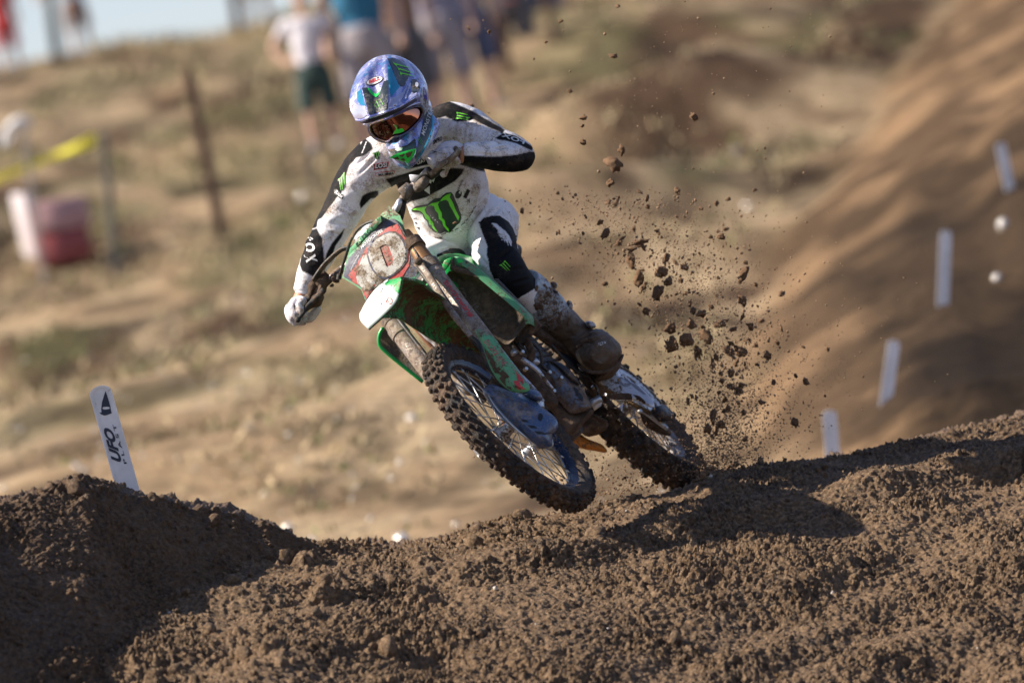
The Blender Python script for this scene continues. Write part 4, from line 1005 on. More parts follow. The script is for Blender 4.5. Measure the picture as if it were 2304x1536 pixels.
# throttle housing and brake master cylinder on the throttle side
tm = lambda *p: ZL(*p)
def pil_at(pts, l, b_=.012, t=.03, **k): return pillow(pts, bd(l) + .012, b_, t, None, 5, **k)
mesh('brake_master_cylinder', *join(pil_at(tm((820, 365), (860, 385), (935, 460), (960, 520), (1010, 540), (900, 640), (870, 700), (800, 800), (740, 850), (700, 780), (745, 660), (700, 620), (660, 540), (700, 470), (760, 420)), -.26),
     pil_at(tm((640, 770), (740, 690), (870, 620), (890, 720), (820, 800), (850, 820), (820, 900), (780, 990), (680, 1010), (600, 1040), (540, 1090), (520, 1040), (560, 920)), -.33, .018)), M_MUDDY, hbo)
mesh('throttle_housing', *join(pil_at(tm((545, 680), (560, 600), (620, 545), (700, 560), (730, 640), (690, 690), (700, 700), (640, 790), (600, 860), (555, 800)), -.34, .012)), M_MUDDY, hbo)
mesh('hose_joint', *join(pil_at(tm((935, 455), (1000, 440), (1060, 470), (1110, 540), (1100, 590), (1020, 590), (950, 540)), -.22), pil_at(tm((930, 640), (960, 600), (1010, 600), (1010, 650), (950, 665)), -.24, .008, .02)), M_MUDDY, hbo)
lv = [px(*p, bd(-.34) + .055) for p in tm((840, 700), (760, 800), (650, 900), (560, 980), (500, 1070), (450, 1140), (385, 1220))]
mesh('brake_lever', *join(tube(lv, [.009, .009, .008, .007, .0065, .006, .006], 10, 30, flat=.6), ellipsoid(lv[-1], np.eye(3), (.0095, .0095, .0095), 12, 8)), M_GRIP, hbo)
# clutch side (photo right)
cd = bd(.24)
mesh('clutch_perch', *join(pillow(ZG((120, 1090), (160, 1050), (295, 940), (420, 1000), (440, 1080), (400, 1180), (330, 1290), (250, 1270), (200, 1220), (180, 1160)), cd + .03, .007, .03, None, 4, sm=0),
     pillow(ZG((410, 1010), (480, 930), (620, 800), (680, 820), (740, 900), (730, 960), (640, 1080), (520, 1140), (440, 1130)), cd + .032, .012, .035, None, 5, sm=1),
     pillow(ZG((660, 640), (720, 680), (800, 740), (840, 800), (780, 850), (700, 800), (640, 760)), cd + .02, .012, .03, None, 5)), M_DUSTY, hbo)
mesh('adjuster', *pillow(ZG((340, 790), (430, 790), (500, 820), (600, 770), (640, 680), (680, 650), (740, 720), (740, 790), (620, 800), (500, 930), (430, 960), (370, 920), (355, 850)), cd + .022, .012, .02, None, 5), M_SWING, hbo)
ld = cd + .118
CL_ = [px(*p, ld + k * .006) for k, p in enumerate(ZG((760, 800), (880, 690), (950, 620), (1080, 540), (1200, 440), (1290, 340), (1330, 300)))]
mesh('clutch_lever', *tube(CL_, [.009, .0085, .009, .0095, .009, .0085, .006], 12, 32, flat=.65), mk('worn_lever', (.25, .23, .22), .4, .5, mud=.5, bump=.3), hbo)
# top fork cap / stem seen above the plate
mesh('kill_switch', *pillow(ZC((700, 160), (715, 80), (750, 35), (790, 30), (820, 60), (850, 70), (840, 160), (820, 250), (800, 320), (760, 250), (720, 210)), dB(-.42, .1, .76), .01, .03, None, 5), M_GRIP, hbo)
mesh('bar_pad', *pillow(ZC((690, 170), (710, 90), (745, 32), (790, 38), (800, 90), (770, 170), (740, 220), (700, 200)), dB(-.40, .1, .76), .008, .02, None, 5), M_ALU, hbo)
# cables looping in front of the plate
def cable(pts, r_, f0, par=moto, name='cable', m_=M_CABLE):
    return mesh(name, *tube([px(p[0], p[1], dv) for p, dv in zip(pts, np.linspace(f0[0], f0[1], len(pts)))], [r_] * len(pts), 10, 60), m_, par)
cable(ZC((12, 1020), (50, 900), (100, 740), (160, 560), (240, 430), (340, 350), (460, 315), (580, 320), (680, 360), (790, 450), (880, 580), (960, 690), (1000, 780)), .0042, (bd(-.2) + .03, dB(-.24, .05, .62)), name='brake_hose')
cable([ZC((12, 1035))[0], ZC((20, 970))[0]], .008, (bd(-.2) + .03, bd(-.2) + .03), name='hose_end')
cable(ZL((640, 540), (720, 420), (830, 270), (960, 140), (1090, 30), (1200, -20)) + [(790, 556), (815, 552)], .0052, (bd(-.3) + .03, dB(-.42, -.12, .7)), name='throttle_cable')
cable(ZL((660, 560), (745, 440), (855, 290), (985, 160), (1110, 50), (1210, 10)) + [(795, 565), (820, 560)], .0045, (bd(-.3) + .02, dB(-.44, -.12, .7)), name='throttle_cable')
cable(ZC((1010, 780), (1060, 850), (1130, 960), (1200, 1070), (1290, 1210), (1400, 1370), (1500, 1520)) + ZE((280, 980), (380, 1070), (440, 1200), (500, 1360), (560, 1440), (600, 1500)), .0058, (dB(-.24, .07, .62), dB(.0, .1, .05)), name='brake_hose')
mesh('hose_guide', *pillow(ZC((945, 820), (960, 780), (1010, 765), (1060, 790), (1040, 830), (1000, 860), (955, 850)), dB(-.22, .08, .62), .008, .02, None, 4), M_MUDDY, moto)
mesh('hose_strip', *tube([px(x, y, dv) for (x, y), dv in zip(ZC((1000, 830), (1080, 930), (1200, 1110), (1330, 1330), (1480, 1536)) + ZE((300, 1000),), np.linspace(dB(-.24, .07, .60), dB(-.06, .09, .26), 6))], [.008, .010, .010, .010, .010, .007], 10, 40, flat=.5), M_FORK, moto)

lettering('CIRCUIT', ZC((800, 1045))[0], ZC((985, 1040))[0], ZC((790, 1008))[0], tf, M_INKW, fen, bold=.04, shear=.2, off=.0068)
lettering('PRO', ZC((598, 1112))[0], ZC((640, 1060))[0], ZC((585, 1090))[0], tf, M_INKW, fen, bold=.04, off=.0075)

# bolts and thin hoses around the engine
bo = []
for x, y, d_ in ((1236, 838, dB(-.66, .19, .1)), (1262, 850, dB(-.68, .19, .08)), (1300, 900, dB(-.74, .19, .02)), (1246, 880, dB(-.68, .19, .05)), (1183, 830, dB(-.58, .17, .15)), (1175, 792, dB(-.60, .17, .2)), (1310, 868, dB(-.9, .15, .1)), (1336, 870, dB(-.95, .14, .1)), (1405, 905, dB(-1.1, .15, .05)), (1440, 925, dB(-1.2, .15, .03))):
    bo.append(lathe(px(x, y, d_ + .02), nrm([.5, .4, .75]), [(.001, .006), (.0055, .006), (.0065, .004), (.0065, -.006)], 10))
mesh('bolts', *join(*bo), M_STEEL, moto, sharp=30)
for pts, d_ in ((((1165, 770), (1190, 800), (1200, 840), (1225, 868)), dB(-.62, .16, .16)), (((1190, 765), (1215, 790), (1222, 825), (1250, 840)), dB(-.66, .17, .15)), (((1240, 775), (1262, 800), (1290, 830), (1330, 850)), dB(-.85, .15, .15)), (((1330, 850), (1345, 880), (1342, 905)), dB(-.93, .16, .08))):
    mesh('hose', *tube([px(x, y, d_) for x, y in pts], [.0045] * len(pts), 8, 24), M_CABLE, moto)
# ------------------------------------------------------------------ rider
M_JERSEY = mk('jersey_cloth', attr=True, rough=.8, mud=.36, mscale=1.7, mudc=(.20, .13, .085), mudc2=(.45, .36, .28), bump=.35, cloth=True, bscale=45, soft=.10, mudbump=.3)
M_PANTS = mk('pants_cloth', attr=True, rough=.7, mud=.20, mscale=1.1, mudc=(.16, .11, .075), mudc2=(.36, .28, .21), bump=.3, cloth=True, bscale=40, soft=.09, mudbump=.3)
M_BOOT = mk('muddy_boot', attr=True, rough=.42, mud=.47, mscale=1.25, mudc=(.075, .045, .027), mudc2=(.25, .18, .125), bump=.6, bscale=70, mudbump=1.2, soft=.06)
M_GLOVE = mk('white_glove', (.68, .66, .71), .75, mud=.36, mscale=1.4, mudc=(.30, .2, .13), mudc2=(.45, .36, .28), cloth=True, bump=.3, soft=.08)
M_SKIN = mk('skin', (.42, .20, .12), .55, mud=.15, bump=.15)
rider = thing('person', 'motocross rider in white and black muddy kit with violet helmet leaning forward over the handlebar', 'person', tow(px(1052, 560, -1.0)))

def sweep(P, name=None, **k):
    """P rows: (x px, y px, depth m, half width px, half depth m)"""
    P = np.asarray(P, float); c = px(P[:, 0], P[:, 1], P[:, 2]); r_ = P[:, 3] / PXM * (DIST - P[:, 2]) / DIST
    return tube(c, r_, k.get('n', 28), k.get('res', 26), flat=P[:, 4] / r_, ref=(0, 0, 1))
hipd = -1.10
# --- body (one continuous figure, mostly under the clothing)
def skin_body():
    T = [sweep([(1048, 545, hipd, 40, .09), (1020, 480, -1.0, 42, .09), (985, 390, -.85, 44, .08), (945, 320, -.74, 38, .08), (915, 285, -.60, 22, .055)])]
    T += [sweep([(960, 310, -.73, 24, .06), (1010, 280, -.71, 26, .06), (1090, 300, -.66, 24, .045), (1164, 346, -.59, 20, .035), (1110, 348, -.52, 19, .030), (1040, 348, -.475, 14, .022)])]
    T += [sweep([(930, 330, -.73, 24, .06), (860, 350, -.73, 30, .06), (800, 420, -.71, 26, .045), (728, 530, -.69, 22, .04), (700, 590, -.68, 20, .035), (677, 655, -.665, 13, .022)])]
    T += [sweep([(1050, 545, hipd, 40, .09), (1110, 510, -1.0, 38, .08), (1130, 580, -.85, 32, .06), (1180, 655, -.88, 26, .05), (1280, 755, -.95, 20, .045), (1330, 800, -.95, 18, .04)])]
    T += [sweep([(1040, 550, hipd, 40, .09), (960, 600, -1.0, 34, .07), (915, 650, -.88, 30, .06), (960, 740, -.95, 24, .05), (1060, 850, -1.05, 18, .04)])]
    T += [ellipsoid(px(905, 250, -.56), np.eye(3), (.075, .095, .085))]
    return join(*T)
V, F = skin_body(); V, F, _ = remesh(V, F, .010, 6); mesh('body', V, F, M_SKIN, rider)

def folds(V, Nn, amp, sc1, seed, axis=None):
    """cloth creases: stretched ridged noise along the normals"""
    q = np.array(V)
    if axis is not None: a = nrm(axis); q = q + (q @ a)[:, None] * a * 2.2
    n_ = 1 - np.abs(vnoise(q, sc1, seed)) * 1.6; n2 = vnoise(q, sc1 * 2.0, seed + 1)
    return V + Nn * (amp * (n_ * .7 + n2 * .35))[:, None]
# --- jersey
J = [sweep([(1040, 540, -1.10, 80, .115), (1022, 490, -1.03, 88, .13), (1004, 430, -.93, 94, .13), (980, 372, -.84, 98, .125), (958, 330, -.76, 90, .11), (935, 295, -.68, 50, .09), (922, 275, -.62, 30, .07)], n=40)]
J += [sweep([(945, 330, -.74, 40, .09), (1000, 280, -.72, 47, .085), (1050, 290, -.69, 48, .075), (1110, 322, -.64, 41, .062), (1158, 343, -.60, 36, .052), (1170, 352, -.57, 32, .048), (1148, 353, -.54, 32, .046), (1100, 350, -.50, 30, .042), (1062, 347, -.475, 26, .036), (1042, 346, -.47, 23, .032)], n=32, res=44)]
J += [sweep([(930, 345, -.74, 50, .09), (862, 362, -.73, 60, .088), (810, 405, -.71, 52, .072), (775, 465, -.70, 43, .06), (742, 525, -.69, 40, .055), (718, 572, -.68, 35, .05), (697, 615, -.67, 27, .042), (686, 640, -.665, 21, .034), (679, 658, -.66, 19, .03)], n=32, res=44)]
V, F = join(*J); V, F, Nn = remesh(V, F, .0032, 10)
tors = np.exp(-((topx(V)[:, 0] - 1000) / 120) ** 2)
V = folds(V, Nn, .0050, 9, 3, axis=[.5, -.85, .1])
# crisp fold lines (photo positions) pressed into the sleeves and waist
def crease(V, Nn, a, b_, depth, width=3.0):
    P = topx(V); a, b_ = np.asarray(a, float), np.asarray(b_, float); ab = b_ - a
    t = np.clip(((P - a) @ ab) / (ab @ ab), 0, 1); dd = np.linalg.norm(P - (a + t[:, None] * ab), axis=1)
    k_ = np.exp(-(dd / width) ** 2) * np.sin(np.pi * np.clip(t, .05, .95)) * (Nn[:, 2] > -.1)
    rdg = np.exp(-((dd - width * 2) / (width * 1.3)) ** 2) * .35 * np.sin(np.pi * np.clip(t, .05, .95)) * (Nn[:, 2] > -.1)
    return V - Nn * (depth * (k_ - rdg))[:, None]
for a_, b_, dp in (((1048, 262), (1042, 330), .008), ((1030, 262), (1020, 318), .007), ((1075, 275), (1062, 322), .006), ((1098, 290), (1080, 330), .005), ((1015, 268), (1000, 300), .005), ((1140, 318), (1095, 330), .006), ((1150, 330), (1105, 336), .004),
                   ((812, 405), (840, 432), .006), ((795, 420), (822, 452), .006), ((762, 470), (802, 492), .006), ((745, 500), (790, 510), .005), ((735, 520), (768, 530), .005), ((850, 350), (808, 392), .007), ((838, 340), (800, 372), .006),
                   ((1078, 392), (1060, 440), .009), ((1088, 410), (1075, 465), .008), ((1065, 385), (1045, 410), .005), ((868, 372), (875, 430), .005), ((842, 402), (872, 428), .005), ((955, 480), (1000, 520), .004), ((700, 600), (726, 606), .004), ((1070, 345), (1120, 352), .004)):
    V = crease(V, Nn, a_, b_, dp)
WHITE = np.array([.80, .79, .82]); BLACK = np.array([.006, .0065, .009])
P2 = topx(V); col = np.tile(WHITE, (len(V), 1))
bl = [Z1((1320, 440), (1400, 430), (1500, 470), (1640, 530), (1740, 590), (1900, 680), (1880, 722), (1860, 700), (1780, 668), (1700, 628), (1650, 600), (1600, 612), (1520, 618), (1500, 612), (1420, 575), (1380, 590), (1330, 600), (1290, 560)),
      Z1((1820, 748), (1860, 722), (1900, 705), (1990, 730), (2130, 820), (2115, 850), (1990, 790), (1900, 768), (1850, 762)),
      Z1((1560, 885), (1700, 890), (1850, 893), (1990, 880), (2100, 852), (2160, 860), (2140, 960), (2050, 1040), (1900, 1040), (1700, 1010), (1540, 960)),
      Z1((770, 715), (800, 760), (835, 790), (850, 832), (800, 870), (760, 895), (715, 905), (690, 935), (660, 965), (640, 1030), (620, 1080), (598, 1110), (600, 1180), (560, 1220), (530, 1265), (500, 1300), (470, 1345), (440, 1385), (410, 1400), (400, 1460), (330, 1480), (300, 1460), (340, 1380), (430, 1260), (500, 1150), (540, 1000), (600, 880), (700, 760)),
      Z1((868, 1165), (892, 1170), (890, 1225), (830, 1230), (790, 1270), (750, 1310), (740, 1270), (760, 1210), (800, 1185)),
      Z2((330, 350), (400, 330), (425, 380), (445, 410), (455, 520), (462, 620), (440, 700), (380, 720), (280, 672), (262, 620), (285, 500), (310, 420)),
      Z2((625, 330), (600, 400), (550, 470), (520, 560), (470, 640), (440, 700), (462, 600), (478, 530), (520, 450), (575, 385)),
      Z1((945, 1075), (1100, 1030), (1240, 985), (1300, 972), (1578, 990), (1560, 1032), (1500, 1092), (1400, 1150), (1280, 1218), (1150, 1255), (1110, 1280), (1060, 1330), (985, 1290), (1003, 1170), (985, 1120)),
      Z1((1225, 905), (1300, 930), (1290, 960), (1100, 1000), (1130, 985), (1190, 950)),
      ]
kk = np.zeros(len(V))
for p in bl: kk = np.maximum(kk, sum(inpoly(P2 + o_, p) for o_ in ((-.9, -.6), (.9, .6), (-.6, .9), (.6, -.9), (0, 0))) / 5.0)
col = WHITE * (1 - kk[:, None]) + BLACK * kk[:, None]
shd = inpoly(P2, Z1((640, 920), (700, 905), (760, 930), (740, 1000), (690, 1060), (650, 1130), (600, 1180), (598, 1110), (640, 1030)))
col[shd & (kk < .5)] *= 1.0
# thin white pin line on the black left shoulder, black cuff seam
for lp in (Z1((792, 775), (797, 777), (764, 866), (758, 866)), Z1((735, 745), (750, 738), (765, 765), (750, 800), (745, 770))):
    col[inpoly(P2, lp)] = WHITE
jer = mesh('jersey', V, F, M_JERSEY, rider, col=col); tj = bvh(V, F)
# cuff of the right sleeve (photo left)
cufV, cufF = sweep([(707, 605, -.672, 26, .042), (697, 625, -.668, 24, .038), (687, 648, -.663, 21, .033), (682, 664, -.66, 19, .030)], res=8)
mesh('cuff', cufV, cufF, mk('white_cuff', (.62, .61, .66), .8, mud=.1, mudc=(.3, .2, .13), mudc2=(.4, .3, .22), cloth=True), jer)
mesh('wrist', *sweep([(684, 655, -.66, 17, .026), (676, 672, -.66, 17, .025), (670, 684, -.66, 17, .025)], res=6), M_SKIN, rider)
mesh('wrist', *sweep([(1052, 346, -.47, 20, .026), (1040, 347, -.465, 20.5, .027), (1030, 347, -.46, 20, .026)], res=6), M_SKIN, rider)

# claw emblem strokes (chest), reused elsewhere
S1 = [(1160, 1315), (1200, 1300), (1240, 1293), (1278, 1288), (1262, 1312), (1275, 1345), (1300, 1370), (1308, 1395), (1325, 1415), (1335, 1445), (1352, 1470), (1372, 1500), (1340, 1475), (1322, 1455), (1318, 1436), (1298, 1430), (1292, 1400), (1268, 1385), (1258, 1355), (1235, 1330), (1205, 1318)]
S2 = [(1288, 1282), (1320, 1262), (1350, 1257), (1378, 1248), (1365, 1272), (1378, 1310), (1397, 1340), (1398, 1375), (1420, 1400), (1428, 1440), (1450, 1465), (1456, 1494), (1430, 1467), (1408, 1440), (1400, 1408), (1375, 1388), (1368, 1345), (1345, 1320), (1336, 1288), (1315, 1280)]
S3 = [(1380, 1248), (1405, 1215), (1435, 1195), (1468, 1186), (1458, 1215), (1476, 1245), (1488, 1270), (1502, 1310), (1520, 1345), (1534, 1372), (1526, 1402), (1508, 1370), (1495, 1345), (1478, 1312), (1460, 1285), (1448, 1250), (1430, 1235), (1405, 1240)]
BKG = [(1138, 1330), (1190, 1290), (1240, 1278), (1285, 1272), (1310, 1248), (1340, 1228), (1385, 1222), (1400, 1205), (1430, 1182), (1470, 1176), (1486, 1195), (1500, 1230), (1512, 1258), (1525, 1285), (1535, 1320), (1550, 1350), (1552, 1385), (1540, 1420), (1515, 1440), (1490, 1468), (1458, 1500), (1420, 1492), (1385, 1508), (1345, 1496), (1310, 1468), (1290, 1448), (1282, 1410), (1255, 1385), (1245, 1355), (1225, 1338), (1185, 1336)]
def claw(a, b_, c, tree, parent, mat=None, back=None, off=.0022, step=5.0, grow=1.0):
    """a, b_, c: photo px where the emblem's top-left (1160,1300), top-right (1480,1190) and bottom (1455,1495) go"""
    A0 = np.array([[1160, 1300, 1], [1480, 1190, 1], [1455, 1495, 1]], float); M_ = np.linalg.solve(A0, np.array([a, b_, c], float))
    f_ = lambda Q: (np.column_stack([np.asarray(Q, float), np.ones(len(Q))]) @ M_)
    if back is not None:
        decal('emblem_backing', [f_(BKG)], tree, back, parent, off - .0008, step)
    co_all = [f_(s_) for s_ in (S1, S2, S3)]
    vs = []; 
    for c_ in co_all:
        co, tr = fill([c_], step); V_, F_ = lay(co, tr, tree, off)
        if len(F_): vs.append((V_, F_))
    if vs: mesh('emblem', *join(*vs), mat or M_CLAW, parent)
claw(Z1((1160, 1300))[0], Z1((1480, 1190))[0], Z1((1455, 1495))[0], tj, jer, M_CLAW, M_INKK)
claw(Z1((1500, 600))[0], Z1((1520, 540))[0], Z1((1625, 590))[0], tj, jer, M_CLAW, M_INKK)
claw(Z1((572, 1075))[0], Z1((625, 1025))[0], Z1((608, 1165))[0], tj, jer, M_CLAW, M_INKK)
claw(Z1((842, 865))[0], Z1((895, 855))[0], Z1((888, 920))[0], tj, jer, M_CLAWD, M_INKK)
# printed words and marks
fox = Z2((318, 405), (345, 455), (295, 470))
lettering('F', Z2((300, 408))[0], Z2((332, 445))[0], Z2((342, 380))[0], tj, M_INKW, jer, bold=.03)
lettering('O', Z2((292, 460))[0], Z2((318, 530))[0], Z2((372, 440))[0], tj, M_INKW, jer, bold=.04)
lettering('X', Z2((298, 545))[0], Z2((320, 608))[0], Z2((385, 535))[0], tj, M_INKW, jer, bold=.05)
lettering('FOX', Z1((2050, 800))[0], Z1((1870, 735))[0], Z1((2062, 770))[0], tj, M_INKW, jer, bold=.03)
lettering('LOSI', Z1((865, 990))[0], Z1((965, 975))[0], Z1((860, 955))[0], tj, M_INKW, jer, bold=.03, shear=.2, off=.003)
decal('badge', [Z1((848, 955), (975, 935), (972, 958), (962, 985), (850, 1005), (858, 980))], tj, M_INKR, jer, .0014)
decal('badge', [Z1((855, 960), (970, 941), (964, 958), (957, 980), (855, 1000), (862, 978))], tj, M_INKK, jer, .0020)
decal('badge', [Z1((862, 1045), (865, 1030), (880, 1020), (1022, 1005), (1020, 1025), (1000, 1035), (880, 1055))], tj, M_INKR, jer, .0014)
decal('badge', [Z1((867, 1044), (869, 1032), (882, 1024), (1017, 1009), (1016, 1023), (999, 1031), (882, 1051))], tj, mk('badge_white', (.6, .58, .58), .5), jer, .0020)
lettering('MAXIMA', Z1((888, 1047))[0], Z1((1008, 1028))[0], Z1((888, 1028))[0], tj, M_INKK, jer, bold=.02, off=.006)
lettering('SMPRO', Z1((1325, 800))[0], Z1((1400, 765))[0], Z1((1320, 765))[0], tj, M_INKK, jer, bold=.04, shear=.2)
decal('badge', [Z1((1305, 740), (1310, 705), (1345, 680), (1350, 700), (1330, 730))], tj, M_INKR, jer)
lettering('LEAT', Z1((1205, 955))[0], Z1((1270, 930))[0], Z1((1195, 930))[0], tj, M_INKW, jer, bold=.03)
# white teeth print on the black panel
for q in (((1255, 1160), (1300, 1125), (1302, 1195)), ((1285, 1090), (1320, 1065), (1310, 1110)), ((1310, 1075), (1345, 1050), (1330, 1100)), ((1140, 1035), (1175, 1035), (1180, 1100))):
    decal('tooth_print', [Z1(*q)], tj, M_INKW, jer)
# small sponsor marks
decal('badge', [[(c[0], c[1]) for c in [((1031 + 6.5 * math.cos(t) + 4 * math.sin(t)), (437 - 9 * math.sin(t) + 3 * math.cos(t))) for t in np.linspace(0, 2 * math.pi, 16, endpoint=False)]]], tj, M_INKK, jer, .0014, 3)
decal('badge', [Z1((1565, 1215), (1600, 1150), (1622, 1165), (1590, 1230))], tj, M_INKK, jer, .0014, 3)
lettering('M', Z1((1540, 1190))[0], Z1((1560, 1140))[0], Z1((1528, 1180))[0], tj, M_INKW, jer, off=.0026)
lettering('DUNLOP', Z1((1530, 1160))[0], Z1((1568, 1080))[0], Z1((1518, 1155))[0], tj, M_INKK, jer)
lettering('N', Z1((1600, 1270))[0], Z1((1622, 1262))[0], Z1((1597, 1232))[0], tj, M_INKK, jer, bold=.01, shear=.2)
lettering('RENTHAL', Z1((1105, 1395))[0], Z1((1205, 1392))[0], Z1((1105, 1378))[0], tj, M_INKK, jer, bold=.03, curve=-1)
decal('badge', [[(600 + (1155 + 48 * math.cos(t)) / 3.5446, 100 + (1420 + 15 * math.sin(t) + 4 * math.cos(t)) / 3.5446) for t in np.linspace(0, 2 * math.pi, 20, endpoint=False)]], tj, M_INKK, jer, .0014, 3)
lettering('ODI', Z1((1120, 1426))[0], Z1((1190, 1428))[0], Z1((1120, 1410))[0], tj, M_INKW, jer, off=.0028)
decal('badge', [Z1((1145, 1450), (1222, 1455), (1220, 1480), (1150, 1476))], tj, M_INKK, jer, .0014, 3)
lettering('DPG', Z1((1152, 1474))[0], Z1((1215, 1478))[0], Z1((1152, 1455))[0], tj, M_INKW, jer, bold=.03, off=.0028)
lettering('Troy Lee', Z1((1098, 1375))[0], Z1((1160, 1368))[0], Z1((1096, 1350))[0], tj, M_INKK, jer)
decal('badge', [Z1((538, 1165), (560, 1152), (612, 1205), (610, 1232), (585, 1230), (545, 1195))], tj, M_INKK, jer, .0014, 4)
lettering('Ride', Z1((545, 1185))[0], Z1((600, 1228))[0], Z1((560, 1160))[0], tj, M_INKW, jer, off=.0028, shear=.2)
# dashed hem print and word
for a_, b_ in (((1205, 1520), (1228, 1527)), ((1255, 1528), (1290, 1535)), ((1455, 1495), (1490, 1482)), ((1500, 1478), (1530, 1462)), ((1550, 1440), (1580, 1415)), ((1590, 1405), (1605, 1390)), ((1612, 1370), (1628, 1352)), ((1632, 1345), (1645, 1322)), ((1648, 1310), (1655, 1298)), ((1660, 1300), (1668, 1285)), ((1390, 1515), (1430, 1503))):
    a_, b_ = np.array(a_, float), np.array(b_, float); n_ = np.array([-(b_ - a_)[1], (b_ - a_)[0]]) / np.linalg.norm(b_ - a_) * 3.2
    decal('hem_print', [Z1(tuple(a_ + n_), tuple(b_ + n_), tuple(b_ - n_), tuple(a_ - n_))], tj, M_INKK, jer)
lettering('FOX', Z2((1310, 430))[0], Z2((1412, 408))[0], Z2((1308, 412))[0], tj, M_INKK, jer, bold=.03, shear=.3)

# --- trousers
T = [sweep([(1040, 470, -1.05, 62, .12), (1048, 520, hipd, 84, .14), (1050, 560, hipd, 76, .14), (1035, 600, -1.12, 40, .10)], n=36)]
T += [sweep([(1060, 520, -1.12, 60, .12), (1095, 500, -1.05, 58, .115), (1108, 545, -.92, 52, .10), (1122, 590, -.82, 50, .085), (1145, 625, -.80, 47, .08), (1172, 655, -.84, 40, .07), (1215, 700, -.90, 32, .06)], n=32, res=36)]
T += [sweep([(1030, 540, -1.12, 60, .12), (985, 570, -1.02, 52, .10), (940, 600, -.90, 44, .09), (918, 640, -.84, 38, .08), (935, 690, -.88, 32, .07), (985, 750, -.95, 28, .06), (1040, 820, -1.05, 22, .05)], n=28, res=36)]
V, F = join(*T); V, F, Nn = remesh(V, F, .0036, 10)
V = folds(V, Nn, .005, 9, 23, axis=[.5, -.8, .2])
for a_, b_, dp in (((1100, 470), (1070, 520), .007), ((1130, 462), (1095, 500), .006), ((1088, 462), (1060, 500), .007), ((1060, 560), (1100, 600), .007), ((1000, 545), (1040, 575), .008), ((985, 562), (1045, 560), .007), ((1150, 560), (1118, 585), .006), ((1178, 600), (1140, 612), .005), ((1195, 625), (1150, 640), .005), ((1060, 590), (1075, 620), .006)):
    V = crease(V, Nn, a_, b_, dp, 3.5)
P2 = topx(V)
kb = inpoly(P2, Z2((1690, 285), (1730, 250), (1790, 232), (1860, 232), (1930, 280), (1965, 330), (1990, 400), (2000, 490), (2200, 680), (2160, 800), (1960, 920), (1840, 800), (1780, 668), (1770, 600), (1755, 540), (1760, 470), (1720, 370)))
kw = inpoly(P2, Z2((1790, 290), (1830, 295), (1900, 350), (1935, 390), (1955, 440), (1952, 480), (1925, 430), (1930, 470), (1895, 410), (1905, 450), (1870, 390), (1880, 430), (1845, 370), (1840, 340)))
col = np.tile(WHITE, (len(V), 1)); col[kb] = BLACK; col[kw] = WHITE * .95
tro = mesh('trousers', V, F, M_PANTS, rider, col=col); tt = bvh(V, F)
claw(Z2((1852, 625))[0], Z2((1905, 590))[0], Z2((1940, 670))[0], tt, tro, M_CLAW, None, .002, 4)

# --- boots
def boot(mk_main=True):
    b1 = [(1176, 640, -.84, 43, .07), (1194, 660, -.86, 46, .075), (1223, 690, -.89, 46, .074), (1254, 720, -.92, 42, .066), (1284, 747, -.945, 38, .06), (1322, 782, -.95, 38, .06)]
    foot = [(1326, 788, -1.08, 34, .05), (1338, 788, -.96, 46, .0), (1347, 792, -.84, 49, .0), (1350, 795, -.76, 44, .0), (1351, 797, -.72, 22, .0)]
    out = [sweep(b1, n=30, res=30)]
    rings = []
    th = np.linspace(0, 2 * math.pi, 30, endpoint=False)
    ax1 = nrm([.72, -.60, 0]); ax2 = nrm([.60, .72, 0])      # across the sole / up the shin in the picture
    for (x, y, d, w, _) in foot:
        c = px(x, y, d); r_ = w / PXM
        rings.append(c + r_ * .96 * (np.sign(np.cos(th)) * np.abs(np.cos(th)) ** .7)[:, None] * ax2 + r_ * .94 * (np.sign(np.sin(th)) * np.abs(np.sin(th)) ** .7)[:, None] * ax1)
    rings = [catmull(np.array([r_[j] for r_ in rings]), 18) for j in range(30)]
    rings = [[rings[j][k] for j in range(30)] for k in range(18)]
    out.append(loft(rings))
    out.append(pillow(ZB((1480, 1370), (1560, 1400), (1700, 1390), (1790, 1330), (1838, 1240), (1830, 1300), (1790, 1400), (1700, 1500), (1600, 1500), (1500, 1430)), -.85, .03, .22, None, 4))
    return join(*out)
V, F = boot(); V, F, Nn = remesh(V, F, .0045, 3)
V = V + Nn * (.0022 * fbm(V, 40, 3, 31) + .002 * np.clip(fbm(V, 90, 2, 35), 0, 1))[:, None]
for a_, b_, dp in ((ZB((960, 400))[0], ZB((760, 600))[0], .006), (ZB((800, 640))[0], ZB((900, 800))[0], .005), (ZB((1330, 1040))[0], ZB((1640, 960))[0], .008), (ZB((1300, 1100))[0], ZB((1700, 1010))[0], .008), (ZB((1310, 1200))[0], ZB((1600, 1000))[0], .006), (ZB((1250, 780))[0], ZB((1180, 960))[0], .006)):
    V = crease(V, Nn, a_, b_, dp, 3.0)
P2 = topx(V); col = np.tile(np.array([.46, .52, .57]), (len(V), 1))
low = np.clip((P2[:, 0] * .64 + P2[:, 1] * .77 - 1345) / 25, 0, 1)[:, None]; col = col * (1 - low) + np.array([.11, .075, .05]) * low
bt = mesh('boot', V, F, M_BOOT, rider, col=col); tb = bvh(V, F)
mudcake(ZB((850, 420), (960, 400), (1080, 500), (1060, 620), (1180, 720), (1260, 830), (1350, 900), (1300, 1040), (1150, 1060), (1000, 960), (880, 820), (800, 760), (760, 640), (800, 540)), tb, bt, .0005, .003, 41, .32, 2.0)
lettering('FOX', ZB((1560, 1120))[0], ZB((1650, 1095))[0], ZB((1570, 1088))[0], tb, M_INKW, bt, bold=.01, off=.003)
